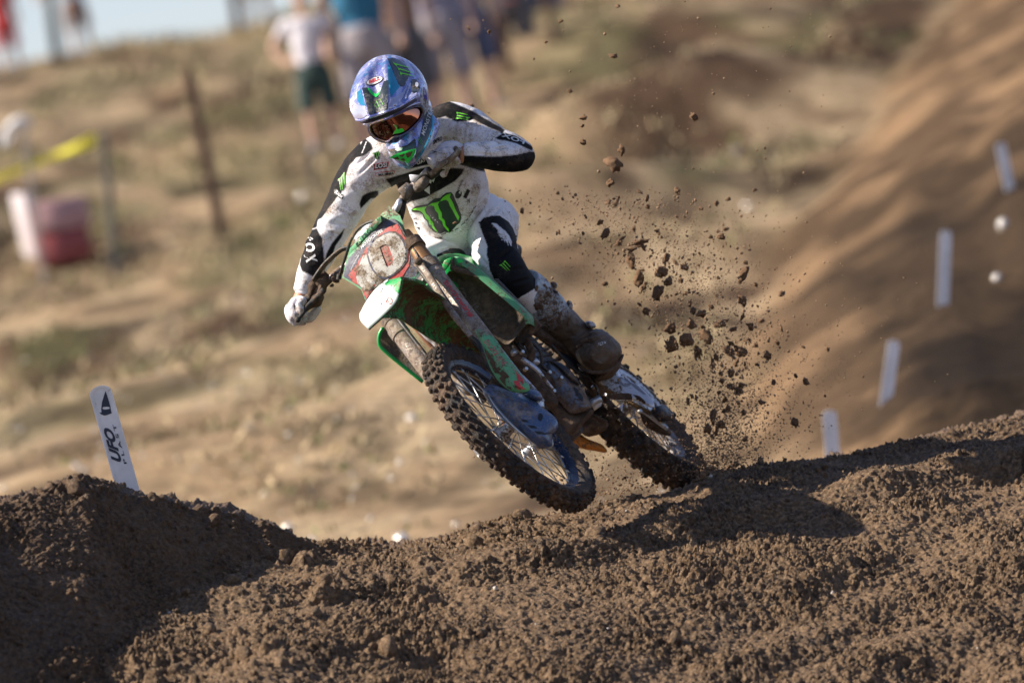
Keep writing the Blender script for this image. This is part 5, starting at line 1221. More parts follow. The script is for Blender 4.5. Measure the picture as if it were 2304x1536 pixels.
for pts in (((1010, 380), (1060, 375), (1098, 400), (1090, 450), (1060, 470), (1030, 430)), ((1195, 600), (1240, 590), (1275, 630), (1270, 700), (1220, 690)), ((1410, 840), (1460, 825), (1530, 850), (1545, 910), (1480, 920), (1430, 890))):
    mesh('buckle', *pillow(ZB(*pts), -.90, .015, .04, None, 5, sm=1), mk('buckle', (.5, .5, .55), .5, mud=.5, bump=.6), bt, sharp=40)
mesh('strap', *tube([px(x, y, -.845) for x, y in ZB((790, 420), (880, 540), (1000, 480), (1100, 500))], [.004] * 4, 8, 12), M_BLACKP, bt)
# toe brace hanging over the peg, sheet of mud below it
mesh('sole_mud', *pillow(ZB((1760, 1215), (1800, 1205), (1812, 1250), (1780, 1340), (1700, 1420), (1640, 1500), (1560, 1540), (1500, 1500), (1600, 1420), (1700, 1330)), -.80, .02, .08, None, 5), M_MUDDY, bt)
mesh('toe_cap', *pillow(ZB((1700, 1260), (1755, 1205), (1800, 1205), (1795, 1240), (1745, 1262), (1720, 1290)), -.775, .006, .02, None, 4), M_SWING, bt)
# right boot, behind the bike
b1 = sweep([(985, 750, -.97, 34, .06), (1020, 800, -1.02, 32, .055), (1060, 850, -1.06, 30, .05)], res=14)
ft = tube([px(1062, 856, -1.14), px(1060, 858, -1.02), px(1058, 860, -.90)], [.04, .045, .03], 18, 12)
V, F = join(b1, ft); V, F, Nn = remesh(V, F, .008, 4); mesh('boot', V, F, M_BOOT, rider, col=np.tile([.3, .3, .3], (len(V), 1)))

# --- gloves: palm plus five separate fingers each, closed on the grips
def finger(pts, r_, dd):
    """pts photo px along the knuckles, dd depths"""
    return tube([px(p[0], p[1], d) for p, d in zip(pts, dd)], r_, 14, 16)
def fingcap(p, d, r_): return ellipsoid(px(p[0], p[1], d), np.eye(3), (r_, r_, r_), 14, 10)
gd = bd(.36)
palm = [sweep([(1036, 345, gd + .035, 20, .026), (1020, 340, gd + .03, 24, .030), (1005, 345, gd + .045, 26, .028), (996, 356, gd + .055, 24, .022)], res=12)]
fl_ = [  # index nearest the head: outstretched down to the lever, then middle, ring, little
    (ZG((800, 420), (760, 500), (800, 600), (870, 690)), (.0125, .0125, .0115, .0095), (.070, .088, .090, .070)),
    (ZG((900, 400), (930, 500), (960, 590), (1080, 660)), (.0120, .0120, .0112, .0092), (.078, .085, .060, .030)),
    (ZG((1010, 370), (1060, 460), (1110, 540), (1190, 610)), (.0118, .0118, .0110, .0090), (.078, .085, .060, .030)),
    (ZG((1110, 330), (1180, 420), (1230, 480), (1290, 550)), (.0110, .0110, .0100, .0085), (.072, .080, .070, .045)),
]
parts = list(palm)
for pts, r_, dd in fl_:
    root_ = [np.array(ZG((1060, 290))[0]) * .45 + np.array(pts[0]) * .55]
    P_ = root_ + list(pts); D_ = [gd + .045] + [gd + q for q in dd]; Rr = [r_[0] * 1.05] + list(r_)
    parts.append(finger(P_, Rr, D_)); parts.append(fingcap(P_[-1], D_[-1], Rr[-1])); parts.append(fingcap(P_[1], D_[1], Rr[1] * 1.08)); parts.append(fingcap(P_[2], D_[2], Rr[2] * 1.05))
thumb = finger([ZG((1180, 420))[0], ZG((1080, 600))[0], ZG((1010, 780))[0]], (.016, .013, .0105), (gd - .005, gd - .02, gd - .005))
parts += [thumb, fingcap(ZG((1010, 785))[0], gd - .005, .0108)]
V, F = join(*parts); V, F, Nn = remesh(V, F, .0021, 2)
V = V + Nn * (.0009 * fbm(V, 90, 3, 51))[:, None]
gl_ = mesh('glove', V, F, M_GLOVE, rider); tgl = bvh(V, F)
M_PAD = mk('worn_glove_pad', (.10, .09, .085), .6, mud=.45, mscale=2, bump=.4)
mesh('wrist_pad', *pillow(ZG((1190, 290), (1215, 245), (1250, 235), (1360, 345), (1300, 395), (1280, 440), (1230, 380)), gd + .066, .004, .006, None, 4), M_PAD, gl_)
lettering('X', ZG((740, 400))[0], ZG((950, 380))[0], ZG((760, 345))[0], tgl, M_INKK, gl_, bold=.01, off=.001)
def dots(c, a, b_, nx, ny, tree, parent, r_=.9):
    vs = []
    for i in range(nx):
        for j in range(ny):
            o_ = np.array(c) + np.array(a) * i + np.array(b_) * j
            q = [(o_[0] + r_ * math.cos(t), o_[1] + r_ * math.sin(t)) for t in np.linspace(0, 2 * math.pi, 7, endpoint=False)]
            V_, F_ = lay(q, [[0, k_, k_ + 1] for k_ in range(1, 6)], tree, .001)
            if len(F_): vs.append((V_, F_))
    if vs: mesh('knuckle_print', *join(*vs), M_INKK, parent)
for c in ((900, 510), (1040, 440), (1120, 370), (1060, 640), (1180, 590)): dots(ZG(c)[0], (3.4, 0), (.6, 3.6), 2, 3, tgl, gl_)
# throttle hand
gr_ = bd(-.40)
parts = [sweep([(671, 678, -.66, 18, .026), (668, 692, gr_ + .005, 21, .028), (664, 706, gr_ + .012, 20, .026)], res=10)]
fr_ = [
    (ZL((470, 890), (420, 960), (440, 1060), (485, 1120)), (.0125, .0128, .0125, .0115), (.045, .058, .062, .055)),
    (ZL((330, 920), (290, 1020), (330, 1120), (400, 1190)), (.0115, .0115, .0115, .0105), (.030, .045, .055, .050)),
    (ZL((270, 960), (230, 1060), (270, 1170), (350, 1240)), (.0115, .0115, .0112, .0100), (.018, .030, .042, .040)),
    (ZL((230, 1000), (215, 1090), (260, 1210), (340, 1280)), (.0105, .0108, .0105, .0095), (.000, .010, .020, .020)),
]
for pts, r_, dd in fr_:
    P_ = [ZL((400, 880))[0]] + list(pts); D_ = [gr_ + .012] + [gr_ + q for q in dd]; Rr = [r_[0]] + list(r_)
    parts.append(finger(P_, Rr, D_)); parts.append(fingcap(P_[-1], D_[-1], Rr[-1])); parts.append(fingcap(P_[2], D_[2], Rr[2] * 1.05))
parts += [finger([ZL((400, 1000))[0], ZL((560, 1200))[0], ZL((700, 1080))[0], ZL((735, 1040))[0]], (.014, .0145, .0125, .0105), (gr_ - .02, gr_ - .025, gr_ - .01, gr_ - .005)), fingcap(ZL((735, 1040))[0], gr_ - .005, .0105)]
parts += [finger([ZL((300, 1200))[0], ZL((420, 1260))[0], ZL((520, 1240))[0]], (.012, .0125, .011), (gr_ - .005, gr_ - .005, gr_ - .0))]
V, F = join(*parts); V, F, Nn = remesh(V, F, .0021, 2)
V = V + Nn * (.0009 * fbm(V, 90, 3, 61))[:, None]
gl2 = mesh('glove', V, F, M_GLOVE, rider); tg2 = bvh(V, F)
lettering('X', ZL((250, 1050))[0], ZL((320, 930))[0], ZL((330, 1060))[0], tg2, M_INKK, gl2, bold=.01, off=.001)
for c in ((345, 1000), (320, 1130), (380, 1080), (290, 1220)): dots(ZL(c)[0], (2.4, 1.4), (-.4, 3.2), 2, 3, tg2, gl2, .8)

# ------------------------------------------------------------------ helmet
HL = nrm([.85, .42, .37]); HF = np.array([-.13, -.50, .85]); HF = nrm(HF - (HF @ HL) * HL); HU = nrm(np.cross(HF, HL))
HC = px(888, 236, -.46)
def H(f, l, u): return HC + f * HF + l * HL + u * HU
HAX = np.array([HF, HL, HU])
M_HEL = mk('violet_chrome_paint', (.30, .33, .74), .2, .7, mud=.33, mscale=1.0, mudc=(.12, .08, .06), mudc2=(.32, .27, .25), bump=.08, coat=.6, soft=.10)
def swirl(m_, c1, c2):
    nt = m_.node_tree; b = nt.nodes['Principled BSDF']; src = b.inputs['Base Color'].links[0].from_socket; co = N(nt, 'ShaderNodeTexCoord').outputs['Object']
    w = N(nt, 'ShaderNodeTexWave'); w.inputs['Scale'].default_value = 9; w.inputs['Distortion'].default_value = 9; w.inputs['Detail'].default_value = 3; nt.links.new(co, w.inputs['Vector'])
    a = mixc(nt, mrange(nt, w.outputs['Fac'], .55, .80, 0, .75), src, c1); a = mixc(nt, mrange(nt, noise(nt, co, 26, 4), .55, .66, 0, .8), a, c2); nt.links.new(a, b.inputs['Base Color'])
swirl(M_HEL, (.60, .62, .86), (.06, .30, .62))
M_HELB = mk('black_helmet_paint', (.03, .045, .06), .28, .2, mud=.34, mscale=1.4, mudc=(.12, .10, .08), mudc2=(.25, .23, .20), bump=.1, coat=.3, soft=.09)
M_TEAL = mk('teal_chrome_paint', (.03, .34, .52), .2, .6, mud=.18, mscale=1.2, bump=.05, coat=.4)
M_SILV = mk('lilac_silver_paint', (.50, .50, .68), .25, .5, mud=.24, mscale=1.2, mudc2=(.35, .30, .27), bump=.05, coat=.4)
M_HELK = mk('dark_violet_shell', (.02, .02, .05), .35, .1, mud=.2, bump=.1)
M_GREYH = mk('grey_helmet_shell', (.52, .54, .62), .3, .2, mud=.25, bump=.1)
shell = []
shell.append(ellipsoid(H(-.015, 0, .025), HAX, (.136, .110, .122), 40, 24))
shell.append(ellipsoid(H(-.030, 0, -.050), HAX, (.112, .078, .095), 36, 20))
# chin guard: ring of sections sweeping round the front
def chin_sec(a, r_out, zc, hh, tw):
    c = H(-.02 + r_out[0] * math.cos(a), r_out[1] * math.sin(a), zc)
    o = nrm(HF * math.cos(a) + HL * math.sin(a)); ring = []
    for t in np.linspace(0, 2 * math.pi, 16, endpoint=False):
        ring.append(c + o * tw * math.cos(t) + (HU + .25 * o * -1) * hh * math.sin(t))
    return ring
secs = []
for a in np.linspace(-1.45, 1.45, 33):
    k_ = math.cos(a / 1.45 * math.pi / 2)
    secs.append(chin_sec(a, (.140 + .045 * max(0, math.cos(a)) ** 3, .066), -.080 - .012 * k_, .050 - .008 * k_, .018 + .006 * k_))
shell.append(loft(secs))
V, F = join(*shell); V, F, Nn = remesh(V, F, .0035, 4)
helm = mesh('helmet', V, F, M_HEL, rider); thm = bvh(V, F)
# visor: peak over the crown, built from photo outline rows at depths of the head's own planes
def Hs(f, l, u): return H(f, l, u)
vrows = [((335, 285), (390, 225), (450, 185), (545, 150), (640, 125), (740, 125), (860, 190)),
         ((255, 370), (330, 310), (400, 265), (520, 245), (640, 225), (790, 240), (960, 320)),
         ((195, 480), (250, 430), (320, 395), (480, 380), (645, 350), (830, 370), (1010, 400)),
         ((165, 590), (220, 560), (325, 520), (480, 510), (650, 480), (850, 480), (1048, 470)),
         ((155, 690), (230, 695), (345, 655), (490, 650), (650, 615), (840, 590), (1045, 520)),
         ((170, 790), (250, 805), (372, 780), (500, 760), (648, 715), (820, 660), (1020, 565)),
         ((235, 912), (310, 915), (395, 880), (510, 845), (640, 800), (800, 735), (1000, 615))]
vd = (-.36, -.315, -.275, -.235, -.205, -.18, -.165); ld_ = (-.075, -.046, -.002, -.002, .008, -.022, -.045)
vr = [[px(*ZH(p)[0], vd[i] + ld_[j] + (.010 if j in (2, 4) else 0)) for j, p in enumerate(r_)] for i, r_ in enumerate(vrows)]
VG = dense(np.array(vr), 5, 5)
VV, VF = solid(VG, .004)
vis = mesh('visor', VV, VF, M_HEL, helm, sharp=30); tv = bvh(VV, VF)
def spx(*pts): return ZH(*pts)
# visor panels
decal('visor_panel', ZH((310, 500), (375, 500), (400, 540), (450, 600), (490, 625), (530, 590), (590, 420), (650, 400), (650, 560), (640, 790), (560, 800), (500, 820), (400, 850), (375, 740), (340, 620)), tv, M_HELB, vis, .0012, 6)
decal('visor_panel', ZH((635, 130), (700, 120), (790, 150), (860, 200), (930, 300), (900, 380), (850, 480), (800, 480), (760, 420), (720, 330), (690, 240)), tv, M_HELB, vis, .0012, 6)
decal('visor_panel', ZH((640, 200), (680, 240), (720, 340), (770, 450), (790, 490), (740, 550), (700, 600), (680, 620), (660, 520), (645, 400)), tv, M_TEAL, vis, .0014, 6)
decal('visor_panel', ZH((640, 790), (650, 700), (690, 630), (760, 610), (830, 560), (880, 480), (900, 400), (880, 520), (830, 640), (760, 720)), tv, M_SILV, vis, .0016, 6)
decal('visor_panel', ZH((165, 660), (200, 670), (260, 720), (350, 745), (390, 860), (300, 890), (235, 885), (190, 800)), tv, M_SILV, vis, .0012, 6)
decal('visor_panel', ZH((250, 560), (300, 520), (330, 640), (355, 735), (290, 715), (255, 660)), tv, M_TEAL, vis, .0014, 6)
decal('chevron', ZH((375, 500), (410, 520), (440, 560), (490, 590), (530, 560), (550, 520), (540, 580), (490, 628), (440, 600), (405, 570)), tv, M_VGREEN, vis, .0024, 3)
claw(ZH((410, 690))[0], ZH((565, 640))[0], ZH((552, 770))[0], tv, vis, M_CLAWD, None, .0024, 4)
claw(ZH((790, 345))[0], ZH((705, 175))[0], ZH((1010, 330))[0], tv, vis, M_CLAW, None, .0024, 4)
th2 = np.linspace(0, 2 * math.pi, 24, endpoint=False)
def oval(cx, cy, a, b_, rot): return [(760 + (cx + a * math.cos(t) * math.cos(rot) - b_ * math.sin(t) * math.sin(rot)) / 5.69, 110 + (cy + a * math.cos(t) * math.sin(rot) + b_ * math.sin(t) * math.cos(rot)) / 5.69) for t in th2]
decal('badge', oval(472, 416, 116, 48, -.33), tv, M_INKK, vis, .0020, 4)
decal('badge', oval(472, 416, 108, 41, -.33), tv, M_INKW, vis, .0026, 4)
lettering('BELL', ZH((398, 462))[0], ZH((552, 406))[0], ZH((388, 418))[0], tv, M_INKR, vis, bold=.045, off=.0034, shear=.1)
lettering('oakdesigns', ZH((880, 650))[0], ZH((945, 455))[0], ZH((850, 640))[0], tv, M_INKW, vis, bold=.02, off=.003)
mesh('visor_screw', *pillow(ZH((478, 350), (490, 343), (500, 352), (492, 366), (480, 364)), -.262, .003, .006, None, 3), M_BLACKP, vis)
# side pivot with screw
decal('visor_mount', ZH((938, 405), (1030, 392), (1052, 440), (1045, 540), (960, 575), (945, 560), (948, 480)), tv, M_HELB, vis, .0030, 4)
decal('visor_screw', oval(1003, 475, 38, 50, -.2), tv, M_BLACKP, vis, .0045, 4)
decal('visor_screw', oval(1010, 478, 22, 32, -.2), tv, M_GREYH, vis, .0055, 4)
# goggles: frame ring and curved mirrored lens following the photo's outline
hgp = plane_d(H(.128, 0, -.012), nrm(HF + .0 * HU))
def gog(pts, lift, curve=.060):
    P = np.asarray(pts, float); d = hgp(P[:, 0], P[:, 1]); q = px(P[:, 0], P[:, 1], d); l_ = (q - HC) @ HL
    return px(P[:, 0], P[:, 1], d + lift - curve * (l_ / .095) ** 2)
lens = ZH((410, 975), (520, 935), (640, 898), (760, 845), (900, 775), (980, 745), (1050, 742), (1085, 790), (1078, 850), (1040, 920), (1000, 965), (930, 1035), (860, 1085), (790, 1112), (720, 1120), (672, 1165), (640, 1190), (560, 1172), (480, 1130), (425, 1060))
Lp = smooth_poly(lens, 0, 2); cen = Lp.mean(0); rings = []
for s in np.linspace(1, .02, 9): rings.append(gog(cen + (Lp - cen) * s, .012 + .004 * (1 - s)))
bkr = [gog(Lp, .004)]
LV, LF = loft(bkr + rings)
M_LENS = mk('bronze_mirror_lens', (.30, .13, .10), .05, 1.0, mud=.12, mscale=1.6, mudc2=(.3, .2, .12), bump=.015)
gogg = thing_g = mesh('goggles', *loft([gog(cen + (Lp - cen) * s, o) for s, o in ((.93, -.01), (1.02, -.012), (1.10, -.008), (1.12, .006), (1.09, .018), (1.04, .019), (.99, .013), (.95, .006))]), M_HELK, rider, sharp=50)
mesh('lens', LV, LF, M_LENS, gogg)
mesh('lens_rim', *tube([p for p in gog(cen + (Lp - cen) * 1.02, .018)] + [gog(cen + (Lp - cen) * 1.02, .018)[0]], [.0028] * (len(Lp) + 1), 8), mk('violet_frame', (.10, .10, .30), .3, .4, mud=.45, mscale=1.6), gogg)
tl = bvh(LV, LF)
# nose bridge rim in violet
# eyebrow bar between visor and lens
mesh('goggle_frame', *tube([p for p in gog(ZH((330, 970), (450, 932), (640, 862), (850, 765), (960, 715), (1060, 690)), .010)], [.003, .0045, .005, .0045, .004, .003], 10, 30), M_SILV, gogg)
mesh('gap_shadow', *tube([px(*p, d_) for p, d_ in zip(ZH((290, 925), (350, 925), (430, 905), (520, 868), (640, 826), (760, 775), (880, 715), (1000, 650)), (-.27, -.245, -.225, -.215, -.21, -.215, -.235, -.27))], [.005, .008, .009, .010, .010, .009, .008, .005], 12, 36, flat=.7), M_HELK, helm)  # added dark strip standing in for the shadow gap under the visor
mesh('visor_edge', *tube([VG[-1][j] for j in range(0, VG.shape[1], 2)], [.0042] * len(range(0, VG.shape[1], 2)), 8), M_HEL, vis)
# helmet side graphics
decal('side_panel', ZH((1075, 500), (1110, 490), (1150, 560), (1195, 660), (1200, 720), (1150, 800), (1110, 860), (1080, 760), (1050, 660)), thm, M_GREYH, helm, .0011, 6)
decal('side_mark', [ZH((1088, 505), (1110, 498), (1130, 560), (1140, 650), (1120, 660), (1090, 610), (1085, 560)), ZH((1098, 530), (1108, 528), (1120, 570), (1124, 620), (1108, 615), (1098, 580))], thm, mk('blue_ink', (.06, .05, .45), .3), helm, .0018, 4)
decal('side_panel', ZH((1228, 1000), (1230, 1080), (1190, 1200), (1110, 1340), (1040, 1450), (1010, 1450), (1095, 1320), (1180, 1160)), thm, M_GREYH, helm, .0011, 6)
decal('chin_panel', ZH((395, 1150), (470, 1210), (560, 1260), (640, 1290), (760, 1270), (890, 1230), (985, 1150), (1000, 1185), (900, 1265), (760, 1310), (650, 1330), (560, 1300), (470, 1245)), thm, M_BLACKP, helm, .0010, 6)
decal('cheek_panel', ZH((1100, 860), (1190, 740), (1215, 780), (1205, 960), (1180, 1100), (1100, 1290), (1040, 1400), (985, 1420), (1010, 1280), (1040, 1150), (1080, 1000)), thm, M_HELB, helm, .0012, 6)
decal('cheek_stripe', ZH((1205, 850), (1228, 900), (1225, 1020), (1180, 1150), (1090, 1320), (1010, 1440), (990, 1440), (1080, 1290), (1160, 1130), (1205, 1000)), thm, M_TEAL, helm, .0016, 5)
lettering('MONSTER', ZH((1100, 1120))[0], ZH((1215, 790))[0], ZH((1060, 1085))[0], thm, M_INKW, helm, bold=.01, off=.003)
claw(ZH((1010, 1170))[0], ZH((1045, 1120))[0], ZH((1085, 1235))[0], thm, helm, M_CLAWD, None, .003, 3)
decal('chin_panel', ZH((470, 1240), (560, 1290), (650, 1320), (760, 1300), (880, 1260), (1000, 1190), (1010, 1290), (860, 1330), (700, 1390), (640, 1390), (560, 1340)), thm, M_HELB, helm, .0012, 6)
# chin vent in vivid green with openings
tri = ZH((655, 1392), (760, 1340), (880, 1305), (1005, 1275), (990, 1340), (940, 1420), (895, 1470), (870, 1450), (780, 1430))
tV, tF = pillow(tri, plane_d(H(.205, 0, -.09), nrm(HF - .12 * HU)), .006, .05, None, 4, sm=0)
vent = mesh('chin_vent', tV, tF, M_VGREEN, helm, sharp=40); tvn = bvh(tV, tF)
for q in (((700, 1400), (770, 1375), (790, 1410), (740, 1412)), ((780, 1360), (850, 1340), (860, 1350), (830, 1385), (800, 1375)), ((870, 1335), (960, 1310), (930, 1370), (895, 1395), (880, 1380)), ((800, 1415), (840, 1395), (870, 1425), (850, 1432))):
    decal('vent_opening', ZH(*q), tvn, M_MUDP, vent, .0015, 3)
decal('emblem_backing', ZH((740, 1290), (770, 1260), (830, 1270), (820, 1300), (770, 1310)), thm, M_INKW, helm, .002, 3)
lettering('SOLOPRO', ZH((450, 1215))[0], ZH((535, 1285))[0], ZH((465, 1190))[0], thm, M_INKW, helm, off=.002)
# face in the shadow behind the lens (part of the body): kept dark inside the port
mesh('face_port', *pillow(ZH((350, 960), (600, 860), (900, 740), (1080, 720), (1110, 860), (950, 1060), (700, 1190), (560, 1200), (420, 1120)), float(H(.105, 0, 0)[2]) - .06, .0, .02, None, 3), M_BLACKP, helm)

# boot details: welt, straps, toe seam
mesh('sole_welt', *tube([px(x, y, d) for (x, y), d in zip(ZB((1330, 1330), (1420, 1400), (1560, 1425), (1700, 1400), (1800, 1320), (1850, 1220)), (-.80, -.745, -.73, -.73, -.745, -.80))], [.004, .005, .0055, .0055, .005, .004], 10, 30), M_MUDDY, bt)
for pts, d_ in ((((1325, 1060), (1420, 1000), (1540, 985), (1650, 1010), (1740, 1090)), -.80), (((1300, 1150), (1400, 1060), (1530, 1030), (1640, 1050), (1720, 1110)), -.765)):
    mesh('strap', *tube([px(x, y, d_) for x, y in ZB(*pts)], [.005, .008, .009, .008, .005], 10, 24, flat=.6), M_BOOTS if 'M_BOOTS' in globals() else M_MUDDY, bt)
# ------------------------------------------------------------------ dirt thrown up by the rear wheel
gd_ = np.random.default_rng(12)
c0 = clod(3); proto = None
named = [(1561, 264, 22), (1380, 370, 24), (1372, 412, 17), (1399, 338, 14), (1312, 320, 15), (1058, 240, 14), (1524, 429, 13), (1612, 458, 10), (1639, 448, 10), (1362, 525, 18), (1440, 545, 20), (1422, 560, 14), (1420, 588, 22),
         (1498, 582, 16), (1540, 602, 14), (1437, 625, 20), (1504, 633, 26), (1480, 658, 24), (1487, 612, 20), (1674, 612, 18), (1622, 532, 16), (1758, 660, 15), (1670, 675, 22), (1454, 700, 18), (1508, 738, 22), (1555, 730, 18), (1620, 728, 15),
         (1590, 755, 22), (1545, 765, 24), (1570, 790, 18), (1512, 778, 24), (1640, 790, 24), (1666, 790, 20), (1700, 776, 12), (1862, 785, 10), (1604, 818, 14), (1645, 840, 20), (1660, 878, 18), (1605, 935, 22), (1592, 965, 20), (1622, 955, 16), (1788, 950, 20), (1714, 905, 12),
         (1740, 860, 12), (1813, 857, 14), (1560, 700, 14), (1600, 690, 10), (1712, 722, 14), (1700, 640, 10), (1228, 95, 8), (1380, 126, 12), (1262, 48, 8), (1100, 72, 8), (1282, 205, 10), (1313, 265, 12), (1310, 283, 8), (1390, 15, 9), (1690, 735, 13), (1645, 870, 14), (1578, 705, 16), (1790, 845, 9), (1728, 800, 14)]
pts, rad = [], []
for x, y, s in named:
    pts.append(px(x, y, -1.15 + .5 * gd_.normal() * .6)); rad.append(s / PXM * .55)
# plume: density along a fan that leaves the contact patch up and to the right
def plume(n, lo, hi, p):
    P, Rr = [], []
    while len(P) < n:
        t = gd_.random() ** .85; ang = gd_.normal(0, .18)
        cx = 1600 + 70 * math.sin(t * 3) - t * t * 250 + ang * 560 * (t + .25); cy = 1060 - t * 640 + abs(gd_.normal()) * 20
        if gd_.random() < .12: cx, cy = gd_.uniform(1010, 1900), gd_.uniform(0, 1040)
        if gd_.random() < .10: cx, cy = 1350 + gd_.normal() * 70, 1110 - abs(gd_.normal()) * 55
        if cy > np.interp(cx, bc[:, 0], bc[:, 1]) - 4: continue
        P.append(px(cx, cy, -1.2 + gd_.normal() * .45)); Rr.append(lo + (hi - lo) * gd_.random() ** p)
    return P, Rr
p2, r2_ = plume(238, .0028, .0090, 2.4)
pts += p2; rad += r2_
order = np.argsort(rad)[::-1]
def shard(k):
    v, f = clod(90 + k, 3); v = v * (1 + .30 * fbm(v, 2.6, 3, k + 7, .7)[:, None]); return v, f
CM = [shard(k) for k in range(14)]
meshes = []
for k, (v, f) in enumerate(CM):
    me = bpy.data.meshes.new('flying_clod'); me.from_pydata((v * np.array([1, 1, .8])).tolist(), [], f.tolist()); me.materials.append(M_CLOD)
    me.polygons.foreach_set('use_smooth', [True] * len(me.polygons)); meshes.append(me)
M_CLODF = M_CLOD
for k in order:
    P_ = topx(pts[k]); o = bpy.data.objects.new('flying_clod', meshes[int(gd_.integers(len(meshes)))])
    o.location = tuple(tow(pts[k])); o.rotation_euler = tuple(gd_.random(3) * 6.28); s = float(rad[k]); st = gd_.uniform(.6, 1.5)
    o.scale = (s * st, s / st ** .5, s / st ** .5); link(o)
    own = {0: 'large lone clod of dirt high right of the rider, level with the helmet goggles', 1: 'large clod of dirt level with the raised glove, right of the elbow', 5: 'clod of dirt hanging just above the rider shoulder right of the helmet',
           6: 'clod of dirt alone between the high lone clod and the middle of the spray', 24: 'clod of dirt farthest right of the upper spray, level with the boot top', 34: 'clod of dirt farthest right of the spray, toward the lowest markers', 40: 'big clod of dirt low in the spray, straight above the lowest right marker side',
           48: 'tiny clod of dirt right of the brown post near the top edge', 49: 'clod of dirt high in the air above the shadowed hillside'}.get(int(k))
    own = own if own and k in (0, 1, 5, 6, 34, 48, 49) else None
    tag(o, own or 'small dark brown clod of dirt thrown up in the air beside the rear wheel' if own or s < .010 else 'large dark brown clod of dirt thrown up in the air behind the rider', 'dirt clod', 'dirt clods flying up from the rear wheel')
# the finest spray as one mass
P3, R3 = plume(15000, .0005, .0026, 3.0)
P5, R5 = plume(1500, .0018, .0055, 2.0); P3 += P5; R3 += R5
for _ in range(9000):
    t = gd_.random(); hgt_ = abs(gd_.normal()) * 150; P3.append(px(1600 + gd_.normal() * (45 + hgt_ * .35) + hgt_ * .25, 1080 - hgt_, -1.3 + gd_.normal() * .2)); R3.append(.0005 + .0028 * gd_.random() ** 3)
Q3 = topx(np.array(P3)); ok3 = Q3[:, 1] < np.interp(Q3[:, 0], bc[:, 0], bc[:, 1]) - 2; P3 = np.array(P3)[ok3]; R3 = list(np.array(R3)[ok3])
M_SPRAY = dirt_mat('spray_dirt', (.17, .10, .055), (.25, .155, .088), (.32, .21, .125), 2.0)
scatter('dirt_spray', tow(np.array(P3)), R3, M_SPRAY, 15, CLs)
P4 = [px(gd_.uniform(1240, 1480), 0, -1.0 + .3 * gd_.normal()) for _ in range(500)]
P4 = [px(x, np.interp(x, bc[:, 0], bc[:, 1]) - 4 - abs(gd_.normal()) * 42, -.9 + .3 * gd_.normal()) for x in gd_.uniform(1240, 1480, 600)]
_k = [(gd_.normal() * 75, abs(gd_.normal())) for _ in range(700)]
scatter('churned_dirt', tow(np.array([px(1610 + a_, np.interp(1610 + a_, bc[:, 0], bc[:, 1]) + 12 - b_ * 20 * math.exp(-(a_ / 70) ** 2), -1.05 + .18 * gd_.normal()) for a_, b_ in _k])), list(.003 + .012 * gd_.random(700) ** 2), M_DIRT, 19, CL)
scatter('dirt_dust', tow(np.array(P4)), list(.0007 + .0032 * gd_.random(600) ** 2.5), M_CLOD, 16, CLs)

# ------------------------------------------------------------------ track marker by the mound
M_MARK = mk('white_marker_plastic', (.80, .79, .80), .35, mud=.18, mudc=(.3,.24,.18), mudc2=(.45,.38,.3), bump=.05)
def marker(x0, y0, x1, y1, w, d, label, group=None, text=False):
    b_, t_ = px(x0, y0, d), px(x1, y1, d); up_ = nrm(t_ - b_); sd = nrm(np.cross(up_, [0, 0, 1])); fw = np.cross(sd, up_)
    ww = w / PXM * (DIST - d) / DIST / 2; L_ = np.linalg.norm(t_ - b_); out = [(-ww, 0)]
    out = [(-ww, -.12), (ww, -.12), (ww, L_ - ww * .7)] + [(ww * math.cos(a), L_ - ww * .7 + ww * .7 * math.sin(a)) for a in np.linspace(.2, math.pi - .2, 9)] + [(-ww, L_ - ww * .7)]
    O = np.array([b_ + sd * p[0] + up_ * p[1] for p in out])
    In = np.array([b_ + sd * p[0] * .80 + up_ * ((p[1] - L_ / 2) * (.965 if p[1] > 0 else 1) + L_ / 2) for p in out])
    th_ = .012; V, F = loft([O - fw * th_, O + fw * th_, O * 0 + In + fw * th_, In + fw * (th_ - .004)])
    W_ = tow(V); base = tow(b_)
    if text:
        o = thing('track_marker', label, 'track marker', base)
        m_ = mesh('blade', V, F, M_MARK, o, sharp=30)
        return o, m_, bvh(V, F)
    o = mesh('track_marker', V, F, M_MARK, None, sharp=30, loc=base); tag(o, label, 'track marker', group); return o
mo, mb, tmk = marker(291, 1112, 222, 868, 50, -.75, 'white plastic track marker with UFO Plast lettering stuck behind the dirt mound', text=True)
ZM = lambda *p: Z(p, 5.486, 160, 840)
M_NAVY = mk('navy_ink', (.02, .03, .06), .5)
decal('logo', [ZM((425, 215), (445, 270), (470, 350), (485, 410), (500, 490), (450, 510), (410, 518), (375, 505), (345, 480), (375, 482), (372, 440), (380, 360), (400, 290)), ZM((385, 425), (400, 412), (440, 408), (475, 415), (480, 428), (460, 438), (420, 444), (395, 440))], tmk, M_NAVY, mb, .0015, 3)
lettering('UFO', ZM((632, 1100))[0], ZM((518, 690))[0], ZM((500, 1065))[0], tmk, M_NAVY, mb, bold=.05, shear=.12, space=1.0)
lettering('PLAST', ZM((690, 1110))[0], ZM((545, 625))[0], ZM((655, 1115))[0], tmk, M_NAVY, mb, bold=.02, space=1.5)
